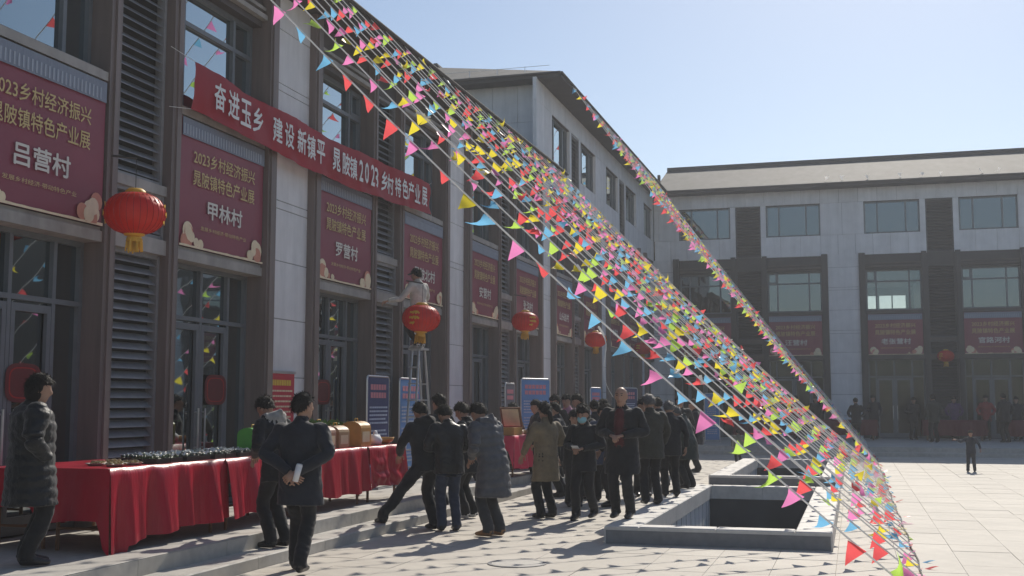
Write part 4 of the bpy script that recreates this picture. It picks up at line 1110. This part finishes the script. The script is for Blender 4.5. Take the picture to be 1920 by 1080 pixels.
def body_parts(S):
    """low-poly source tubes of one figure in its own frame (1.72 m tall, facing +Y); slots: 0 coat 1 trousers 2 skin 3 shoes 4 inner"""
    b = MB(); T = S['thick'] * 1.06; n = 16; lean = R_(S['lean']); cr = S['crouch']
    hipz = .92 - cr
    Ln = Matrix.Translation((0, 0, hipz)) @ Matrix.Rotation(-lean, 4, 'X') @ Matrix.Translation((0, 0, -.92))
    def ch(pts, m, side=(1, 0, 0), step=.028, nn=n):
        q = crom(pts, step); b.tube([p for p, _, _ in q], [a for _, a, _ in q], [c for _, _, c in q], n=nn, m=m, side=side)
    # legs
    for i, s in enumerate((1, -1)):
        fx, fy, fz = S['feet'][i]; hip = Vector((s * .085, 0, hipz - .03)); ank = Vector((fx, fy - .02, .09 + fz))
        d = (ank - hip).length; bend = math.sqrt(max(0, .42 ** 2 - (d / 2) ** 2)) if d < .84 else .012
        kn = (hip + ank) / 2 + Vector((0, bend + .01, 0.01))
        ch([(hip + Vector((0, 0, .06)), 0.095 , .10), (hip, .100, .105), (hip.lerp(kn, .5), .090, .096), (kn, .076, .080), (kn.lerp(ank, .45), .073, .077), (ank + Vector((0, 0, .05)), .068, .074), (ank + Vector((0, -.005, -.03)), .07, .078)], 1)
        zb = fz + .045
        ch([(Vector((fx, fy - .085, zb + .01)), .030, .035), (Vector((fx, fy - .05, zb + .012)), .042, .05), (Vector((fx, fy + .04, zb + .005)), .046, .046), (Vector((fx, fy + .12, zb - .008)), .048, .034), (Vector((fx, fy + .175, zb - .014)), .036, .026), (Vector((fx, fy + .19, zb - .016)), .018, .015)], 3, step=.02, nn=12)
    # torso with coat
    hem = S['hem']; fl = S['flare']
    tor = [(Ln @ Vector((0, -.005, 1.455)), .080, .075), (Ln @ Vector((0, -.01, 1.42)), .150 * T, .095 * T), (Ln @ Vector((0, -.008, 1.36)), .195 * T, .122 * T), (Ln @ Vector((0, .0, 1.24)), .192 * T, .138 * T),
           (Ln @ Vector((0, .005, 1.10)), .175 * T, .132 * T), (Ln @ Vector((0, .0, .98)), .178 * T, .136 * T)]
    hz = hem
    low = [.90, .80, .68, .56, .46]
    cur = Vector((0, 0, hipz - .02)); tor.append((Vector((0, 0, hipz - .03)), .184 * T, .144 * T))
    z = hipz - .03
    while z - .10 > hz - cr * .5:
        z -= .10; k = (hipz - z); tor.append((Vector((0, .006, z)), (.184 + .055 * k * fl) * T, (.144 + .07 * k * fl) * T))
    tor.append((Vector((0, .006, max(hz - cr * .5, .3))), (.186 + .055 * max(0, hipz - hz) * fl) * T, (.146 + .07 * max(0, hipz - hz) * fl) * T))
    ch(tor, 0, nn=20)
    # collar and shoulders
    cz = Ln @ Vector((0, -.005, 1.47)); ch([(Ln @ Vector((0, -.012, 1.41)), .105 * T, .10 * T), (cz, .080, .082), (Ln @ Vector((0, .002, 1.505)), .070, .072)], 0)
    for s in (1, -1): b.ell(Ln @ Vector((s * .165 * T, -.005, 1.375)), (.075 * T, .078 * T, .075 * T), 12, 8, m=0)
    # arms
    wr = []
    for i, s in enumerate((1, -1)):
        a = S['arms'][i]; e, h = (ARM[a] if isinstance(a, str) else a)
        e = Ln @ Vector((e[0] * s * (1 + .3 * (T - 1)), e[1], e[2])); h = Ln @ Vector((h[0] * s, h[1], h[2])); sh = Ln @ Vector((s * .178 * T, -.005, 1.365))
        ch([(sh, .070 * T, .074 * T), (sh.lerp(e, .5), .062 * T, .065 * T), (e, .054 * T, .056 * T), (e.lerp(h, .5), .050 * T, .050 * T), (h, .043 * T, .042 * T)], 0, side=(0, 0, 1) if abs((h - e).z) < .2 else (1, 0, 0), step=.024, nn=14)
        wr.append((e, h))
    # neck and head
    nb = Ln @ Vector((0, .0, 1.46)); hc = Ln @ Vector((0, .022, 1.60))
    Hm = Matrix.Rotation(R_(S['turn']), 4, 'Z') @ Matrix.Rotation(-lean * .6 - R_(S['look']), 4, 'X')
    HM = Matrix.Translation(nb) @ Hm @ Matrix.Translation((0, 0, 0))
    off = Vector((0, .020, .142)); HS = 1.10
    b.tube([nb - Vector((0, 0, .06)), nb + (HM @ off - nb) * .75], [.058, .054], n=12, m=2)
    rot = Hm.to_3x3().to_4x4()
    def hd(v): return HM @ (off + Vector(v) * HS)
    b.ell(hd((0, -.004, .018)), (.084, .104, .108), 16, 12, m=2, M=rot); b.ell(hd((0, .022, -.045)), (.061, .073, .079), 14, 10, m=2, M=rot); b.ell(hd((0, .045, -.085)), (.034, .036, .028), 10, 8, m=2, M=rot)
    b.tube([hd((0, .088, .022)), hd((0, .104, -.012)), hd((0, .088, -.026))], [.010, .017, .012], n=8, m=2)
    for s in (1, -1): b.ell(hd((s * .077, -.004, -.004)), (.012, .022, .034), 8, 6, m=2, M=rot)
    if S['inner'] and 'palehood' not in S['extras']:
        ch([(Ln @ Vector((0, .085 * T, 1.44)), .045, .03), (Ln @ Vector((0, .122 * T, 1.30)), .062, .04), (Ln @ Vector((0, .132 * T, 1.12)), .066, .04), (Ln @ Vector((0, .132 * T, .96)), .060, .04)], 4)
    if 'hood' in S['extras']:
        hm_ = 4 if 'palehood' in S['extras'] else 0
        b.ell(Ln @ Vector((0, -.075, 1.435)), (.135, .085, .095), 16, 10, m=hm_); b.tube([Ln @ Vector((.09, .03, 1.46)), Ln @ Vector((.12, -.06, 1.47)), Ln @ Vector((0, -.14, 1.49)), Ln @ Vector((-.12, -.06, 1.47)), Ln @ Vector((-.09, .03, 1.46))], .045, n=10, m=hm_)
    return b, HM, off, rot, wr

def hair_piece(S, hd, rot):
    st = S['hairstyle']; h = MB(); sd = random.Random(S['label']).uniform(0, 50)
    def fn(d):
        # d: direction in head frame (y forward)
        lim = .30 if d.y > .35 else (.30 - .95 * min(1, (.35 - d.y) / .9))
        if st in ('long', 'bob'): lim = .34 if d.y > .45 else (.34 - 1.5 * min(1, (.45 - d.y) / .55))
        if st == 'bald': lim = .2 if d.y < -.1 else 2
        k = max(0, min(1, (d.z - lim) / .18))
        if st == 'bald' and d.z > .35: k *= max(0, 1 - (d.z - .35) * 4)
        return .90 + k * (.20 + (.05 if st == 'bob' else 0) + .05 * max(0, d.z) + .10 * noise.noise(d * 6 + Vector((sd, 0, 0))) + .03 * noise.noise(d * 17 + Vector((sd, 3, 0))))
    h.ell(hd((0, -.006, .018)), (.089, .110, .115), 26, 18, M=rot, fn=fn)
    rr = random.Random(S['label'] + 'h')
    nst = 0 if S['voxel'] > .02 else 700
    for _ in range(nst):
        d = Vector((rr.gauss(0, 1), rr.gauss(0, 1), rr.gauss(0, 1))).normalized(); q_ = fn(d)
        if q_ < 1.06: continue
        base = hd((0, -.006, .018)) + rot @ Vector((d.x * .089, d.y * .110, d.z * .115)) * (q_ - .01)
        out = (rot @ d).normalized(); tg = (Vector((rr.gauss(0, .6), rr.gauss(0, .6), -1 if d.z < .75 else rr.gauss(0, 1)))); tg = (tg - out * tg.dot(out)).normalized()
        L_ = rr.uniform(.022, .055); sd_ = out.cross(tg) * rr.uniform(.004, .008); tip = base + tg * L_ + out * rr.uniform(.004, .028)
        h.add([base - sd_, base + sd_, tip], [(0, 1, 2)])
    if st == 'pony':
        h.tube([hd((0, -.09, .01)), hd((.0, -.125, -.03)), hd((.01, -.125, -.12)), hd((.01, -.11, -.2))], [.03, .036, .034, .012], n=10)
    if st == 'bob': h.ell(hd((0, -.03, -.03)), (.098, .09, .10), 20, 12, M=rot, fn=lambda d: 1 + .07 * noise.noise(d * 7 + Vector((sd, 0, 0))))
    return h

def build_people():
    tmp = []
    for S in PEOPLE:
        b, HM, off, rot, wr = body_parts(S)
        me = b.mesh('body', [MATS[S['coat']], MATS[S['legs']], MATS['skin'], MATS[S['shoes']], MATS[S['inner'] or S['coat']]])
        o = bpy.data.objects.new('body', me); COL.objects.link(o)
        r = o.modifiers.new('r', 'REMESH'); r.mode = 'VOXEL'; r.voxel_size = S['voxel']; r.use_smooth_shade = True
        sm = o.modifiers.new('s', 'SMOOTH'); sm.iterations = 3 if S['voxel'] < .02 else 1; sm.factor = .5
        kd = kdtree.KDTree(len(b.v)); vm = {}
        for f, m_ in zip(b.f, b.m):
            for i in f: vm[i] = m_
        for i, v in enumerate(b.v): kd.insert(v, i)
        kd.balance(); tmp.append((S, o, kd, vm, HM, off, rot, wr))
    dg = bpy.context.evaluated_depsgraph_get()
    for S, o, kd, vm, HM, off, rot, wr in tmp:
        me = bpy.data.meshes.new_from_object(o.evaluated_get(dg)); me.name = 'body'
        me.materials.clear()
        for q in (S['coat'], S['legs'], 'skin', S['shoes'], S['inner'] or S['coat']): me.materials.append(MATS[q])
        mi = [vm[kd.find(p.center)[1]] for p in me.polygons]
        me.polygons.foreach_set('material_index', mi)
        # creases in the clothing
        vcl = [2] * len(me.vertices)
        for p, m_ in zip(me.polygons, mi):
            for i in p.vertices: vcl[i] = m_
        nr = [v.normal.copy() for v in me.vertices]; sd = random.Random(S['label']).uniform(0, 90); puff = S['coat'] in ('coat_puffer', 'coat_grey')
        if S['voxel'] < .022:
            for i, v in enumerate(me.vertices):
                c = vcl[i]
                if c in (0, 1, 4):
                    q = v.co; a = noise.noise((q.x * 7 + sd, q.y * 7, q.z * 11)) * .010 + noise.noise((q.x * 15 + sd, q.y * 15, q.z * 26 + q.x * 12)) * .006
                    if c == 0 and puff: a += .010 * abs(math.sin(q.z * 31 + noise.noise((q.x * 4, q.y * 4, sd)) * 1.5)) - .004
                    v.co = q + nr[i] * a
        me.polygons.foreach_set('use_smooth', [True] * len(me.polygons))
        bpy.data.objects.remove(o)
        s = S['H'] / 1.72
        t = empty('person', S['loc'], R_(S['heading'])); t.scale = (s, s, s)
        tag(t, S['label'], 'person', S['group'] or 'people at the fair')
        link('body', me, t)
        def hd(v): return HM @ (off + Vector(v) * 1.10)
        if S['hairstyle'] not in ('cap',): hair_piece(S, hd, rot).build('hair', MATS[S['hair']], t, True)
        else:
            hair_piece(S, hd, rot).build('hair', MATS[S['hair']], t, True)
            c = MB(); c.ell(hd((0, -.004, .045)), (.099, .118, .098), 20, 12, M=rot, fn=lambda d: 1 if d.z > 0 else .8); c.tube([hd((0, .075, .058)), hd((0, .165, .045))], [.065, .045], [.007, .005], n=10)
            c.build('cap', MATS['cap_dark'], t, True)
        if S['face']:
            f = MB()
            for q in (1, -1):
                f.ell(hd((q * .030, .084, .024)), (.013, .007, .006), 8, 6, M=rot); f.tube([hd((q * .016, .092, .046)), hd((q * .046, .082, .046))], .0045, n=5)
            tag(f.build('eyes', MATS['eye_dark'], t, True), kind='stuff')
            if 'mask' not in S['extras']:
                f = MB(); f.tube([hd((-.024, .083, -.052)), hd((0, .092, -.054)), hd((.024, .083, -.052))], .006, n=6); f.build('mouth', MATS['lip'], t, True)
        for e_ in S['extras']:
            if e_ in ('mask', 'mask_white'):
                f = MB(); f.ell(hd((0, .036, -.048)), (.074, .086, .064), 18, 12, M=rot, fn=lambda d: 1 if d.y > -.1 else .8)
                f.build('face_mask', MATS['mask_blue' if e_ == 'mask' else 'mask_white'], t, True)
        if S['hands']:
            for i, (e, h) in enumerate(wr):
                sd_ = (1, -1)[i]; d = (h - e).normalized(); a = S['arms'][i]
                if a == 'pocket': continue
                up = Vector((sd_ * .9, 0, .1)) if abs(d.z) > .75 else Vector((0, .2, 1))
                if a == 'back': up = Vector((0, -1, .2))
                zx = (up - d * up.dot(d)).normalized(); xx = d.cross(zx)
                M = Matrix(((xx.x, d.x, zx.x, h.x), (xx.y, d.y, zx.y, h.y), (xx.z, d.z, zx.z, h.z), (0, 0, 0, 1))) @ Matrix.Translation((0, .018, 0))
                hand_mesh(sd_, .42 if a in ('down', 'swing_f', 'swing_b', 'out', 'reach') else .62).build('hand', MATS['skin'], t, True, M)

def at_px(x, y, z): return onz(x, y, z)
def P_(x, yf, z, yh, heading, label, **kw):
    L = onz(x, yf, z); H = topz(L, yh) - z
    person((L.x, L.y, z), H, heading, label, **kw); return L, H

# heading: 0 looks away along the shops, 90 towards the shop fronts, 180 towards the camera, -90 to the right
P_(50, 1060, ZP, 706, -42, 'person in a long black padded coat standing at the left edge by the nearest table', coat='coat_puffer', hem=.55, thick=1.40, hairstyle='bob', look=12, turn=-18, arms=('pocket', 'pocket'), voxel=.012, flare=.6)
P_(519, 1027, .12, 738, 72, 'man in a black jacket with pale shoulders leaning over the table, head bowed', coat='coat_black', hem=.74, lean=13, look=30, arms=('reach', 'front'), voxel=.012, extras=('hood', 'palehood'), thick=1.05, inner='collar_pale')  # pale hood: sunlight on his shoulders put into the colour
P_(560, 1074, 0, 742, 8, 'man in a dark navy coat walking away with hands clasped behind his back', coat='coat_navy', hem=.66, thick=1.12, turn=-38, arms=('back', 'back'), feet=((.10, -.24, .03), (-.09, .20, 0)), voxel=.011)
P_(800, 994, 0, 748, 50, 'man in a black hooded jacket with one leg stretched back onto the step', coat='coat_black', hem=.76, thick=1.1, lean=12, look=22, arms=('reach', 'reach'), feet=((.10, 0, 0), (-.62, .06, .11)), voxel=.013, extras=('hood',), crouch=.03)
P_(842, 996, 0, 757, 32, 'man in a shiny black leather jacket and jeans seen from behind, head bowed', coat='coat_leather', legs='jeans', hem=.78, thick=1.08, lean=10, look=28, turn=20, arms=('front', 'front'), voxel=.013)
P_(822, 962, 0, 742, 60, 'dark haired person mostly hidden between the hooded and the leather jackets', coat='coat_black', voxel=.016, arms=('down', 'down'))
P_(878, 972, 0, 755, 80, 'man in a dark coat and white shoes holding something in both hands', coat='coat_black', shoes='white_shoe', hem=.68, thick=1.05, look=24, arms=('front', 'front'), voxel=.014, lean=4)
P_(925, 1006, 0, 750, 66, 'person in a long grey padded coat and tan boots bending forward', coat='coat_grey', legs='trousers_grey', shoes='tan_boot', hem=.50, thick=1.18, lean=17, look=26, arms=('reach', 'front'), voxel=.013, extras=('hood',), flare=.9)
P_(1024, 972, 0, 757, 50, 'woman in a knee-length tan coat with dark ponytail, seen from behind', coat='coat_tan', hem=.56, thick=1.05, hairstyle='pony', look=8, arms=('front', 'swing_f'), voxel=.014, flare=1.1)
P_(1096, 974, 0, 763, 172, 'person in a black coat and pale blue face mask walking towards the camera', coat='coat_black', hem=.74, look=14, arms=('front', 'front'), feet=((.09, .14, 0), (-.09, -.16, .02)), voxel=.013, extras=('mask',), face=True)
P_(1168, 971, .2, 727, 176, 'balding man in an open dark coat standing on the light well rim facing the camera', coat='coat_black', hem=.58, thick=1.14, hairstyle='bald', hair='hair_grey', look=6, arms=('front', 'front'), voxel=.012, face=True, inner='sweater_maroon')
P_(1222, 946, .2, 740, 25, 'grey haired man in an olive jacket standing behind the balding man, seen from behind', coat='coat_olive', hem=.72, thick=1.08, hair='hair_grey', look=15, arms=('swing_f', 'down'), voxel=.014, lean=5)
P_(1258, 932, .2, 752, 15, 'man in a black jacket third along the light well rim', coat='coat_black', hem=.74, thick=1.05, hair='hair_grey', lean=8, look=20, arms=('down', 'front'), voxel=.015)
P_(1292, 916, .2, 758, 70, 'person in a dark green padded coat at the far end of the rim', coat='coat_green', hem=.60, thick=1.2, lean=22, look=15, hair='hair_grey', arms=('front', 'front'), voxel=.015, extras=('hood',))
# the crowd behind, between the tables and the pit
CR = [(1045, 905, 742, 150, 'coat_black', 'short', 'person in black behind the tan coat, face half hidden'), (1066, 900, 741, 165, 'pink_top', 'short', 'person in a pink top behind the tables beside the blue board'),
      (1090, 905, 740, 120, 'coat_navy', 'short', 'person in navy above the masked walker\'s left shoulder'), (1118, 920, 752, 30, 'coat_black', 'short', 'dark figure just right of the masked walker'), (1140, 915, 750, 60, 'coat_grey', 'short', 'person in grey left of the balding man\'s shoulder'),
      (1132, 940, 760, 15, 'coat_blue', 'short', 'person in a blue-grey jacket between the masked walker and the balding man'), (968, 905, 757, 80, 'coat_grey', 'short', 'person in grey behind the long padded coat, by the pink table'), (1076, 950, 770, 200, 'coat_black', 'bob', 'person in black close behind the masked walker'),
      (1275, 890, 742, 200, 'coat_black', 'short', 'far person in black behind the olive jacket'), (1308, 885, 750, 100, 'coat_navy', 'short', 'far person in navy right of the green padded coat')]
CR += [(1052, 932, 756, 95, 'coat_navy', 'short', 'person in navy pressed against the back of the tan coat'), (1104, 935, 757, 140, 'coat_olive', 'short', 'person in olive right behind the masked walker'), (1150, 950, 760, 100, 'coat_black', 'bob', 'dark haired person half hidden by the balding man, on his left'),
       (1205, 930, 748, 200, 'coat_grey', 'short', 'person in grey between the balding man and the olive jacket'), (1240, 915, 746, 40, 'coat_navy', 'short', 'person in navy behind the olive jacket by the rim'), (1276, 925, 765, 60, 'coat_black', 'bob', 'dark person bending by the rim before the green coat'),
       (1160, 905, 745, 220, 'coat_olive', 'short', 'far person in olive above the left shoulder of the balding man'), (905, 930, 760, 100, 'coat_black', 'short', 'person in black behind the man with white shoes'), (1010, 915, 752, 130, 'coat_navy', 'short', 'person in navy left of the tan coat behind the display case')]
for (x, yf, yh, hdg, ct, hs, lab) in CR:
    P_(x, yf, 0 if yf > 895 else 0, yh, hdg, lab, coat=ct, hairstyle=hs, voxel=.017, face=hdg > 110, arms=[('down', 'front'), ('front', 'front'), ('swing_f', 'down'), ('phone', 'down')][int(x) % 4], hem=.66 + .03 * (int(x) % 4), look=6 + int(x) % 14, lean=int(x) % 9, hands=True)
# man on the ladder
person((LX, LY, ZP + LH + .03), 1.46, 62, 'man in a cap and pale vest standing on the ladder behind a red lantern', coat='vest_pale', legs='trousers_black', shoes='white_shoe', hem=.86, hairstyle='cap', turn=20, look=6, lean=4,
       arms=(((.28, .05, 1.16), (.24, .26, 1.06)), ((.40, .08, 1.10), (.62, .22, 1.06))), feet=((.075, .02, 0), (-.075, 0, 0)), voxel=.014, crouch=.10, inner='shirt_grey')
# children in the square
P_(1822, 885, 0, 808, 172, 'child in dark clothes with both arms held out, standing in the sunlit square', coat='kid_dark', legs='trousers_grey', hem=.76, arms=(((.36, .06, 1.28), (.56, .20, 1.36)), ((.32, -.02, 1.16), (.38, .10, .98))), voxel=.018, face=True, feet=((.14, .06, 0), (-.12, -.06, 0)), turn=20, lean=4)
L = onz(1385, 872, 0); person((L.x, L.y, 0), topz(L, 806), 20, 'small child in a grey green coat beyond the farther light well', coat='kid_coat', legs='trousers_grey', hem=.66, voxel=.02, arms=('down', 'down'), thick=1.15)
# people in the shade of the back building
BK = [(1606, 43.2, 1.55, 'coat_black', 10, 'dim person in black on the back walk beside the foot of the pale pillar'), (1640, 46.9, 1.68, 'coat_navy', 150, 'dim person in navy on the back walk right of the pale pillar'), (1712, 46.6, 1.6, 'coat_black', 200, 'dim person in black behind the back table right of the pillar'),
      (1752, 43.6, 1.66, 'coat_olive', 20, 'dim person in olive on the back walk left of the child'), (1790, 46.8, 1.62, 'purple_coat', 180, 'dim person in purple behind the back table near the child'), (1850, 46.7, 1.66, 'red_coat', 170, 'dim person in dark red behind the back table right of the child'),
      (1886, 44.1, 1.7, 'coat_black', 30, 'dim person in black on the back walk near the right edge'), (1908, 46.9, 1.6, 'coat_navy', 160, 'dim person in navy at the picture\'s right edge'), (1530, 46.5, 1.64, 'coat_black', 190, 'dim person in black in front of the pale pillar'), (1495, 45.9, 1.66, 'red_coat', 170, 'dim person in red on the back walk behind the bunting')]
for (x, Y, H, ct, hdg, lab) in BK:
    q = ony(x, 800, Y); person((q.x, Y, ZP - .002), H, hdg, lab, coat=ct, voxel=.026, hands=False, arms=[('front', 'down'), ('reach', 'front'), ('pocket', 'pocket'), ('down', 'phone')][int(x) % 4], look=8 + int(x) % 12, lean=int(x) % 11)
build_people()

# things held
pz_ = PEOPLE[2]; s_ = pz_['H'] / 1.72
m = MB(); m.tube([(0, 0, 0), (0, 0, .15)], [.028, .032], n=12); m.tube([(0, 0, .15), (0, 0, .17)], [.033, .028], n=12)
o = m.build('paper_cup', MATS['mask_white'], None, True)
Mh = Matrix.Translation(pz_['loc']) @ Matrix.Rotation(R_(pz_['heading']), 4, 'Z') @ Matrix.Scale(s_, 4) @ Matrix.Translation((.045, -.285, .90)) @ Matrix.Rotation(.25, 4, 'Y')
o.matrix_world = Mh; tag(o, 'white paper cup held behind the back of the walking man', 'cup')

# small things in hands
def held(i, local, m, name, label, cat, rot=None):
    S = PEOPLE[i]; o = m
    M = Matrix.Translation(S['loc']) @ Matrix.Rotation(R_(S['heading']), 4, 'Z') @ Matrix.Scale(S['H'] / 1.72, 4) @ Matrix.Translation(local)
    if rot: M = M @ rot
    o.matrix_world = M; tag(o, label, cat); return o
def slab_(a, b, c, mt, nm): mm = MB(); mm.box(-a / 2, a / 2, -b / 2, b / 2, -c / 2, c / 2); return mm.build(nm, MATS[mt])
mat('phone_dark', (.02, .02, .025), .15, .05)
held(6, (0, .36, 1.10), slab_(.08, .15, .012, 'phone_dark', 'phone'), 'phone', 'dark phone in the hands of the man with white shoes', 'phone', Matrix.Rotation(.7, 4, 'X'))
held(9, (0, .36, 1.10), slab_(.11, .15, .004, 'mask_white', 'leaflet'), 'leaflet', 'small white leaflet in the hands of the masked walker', 'leaflet', Matrix.Rotation(.5, 4, 'X'))
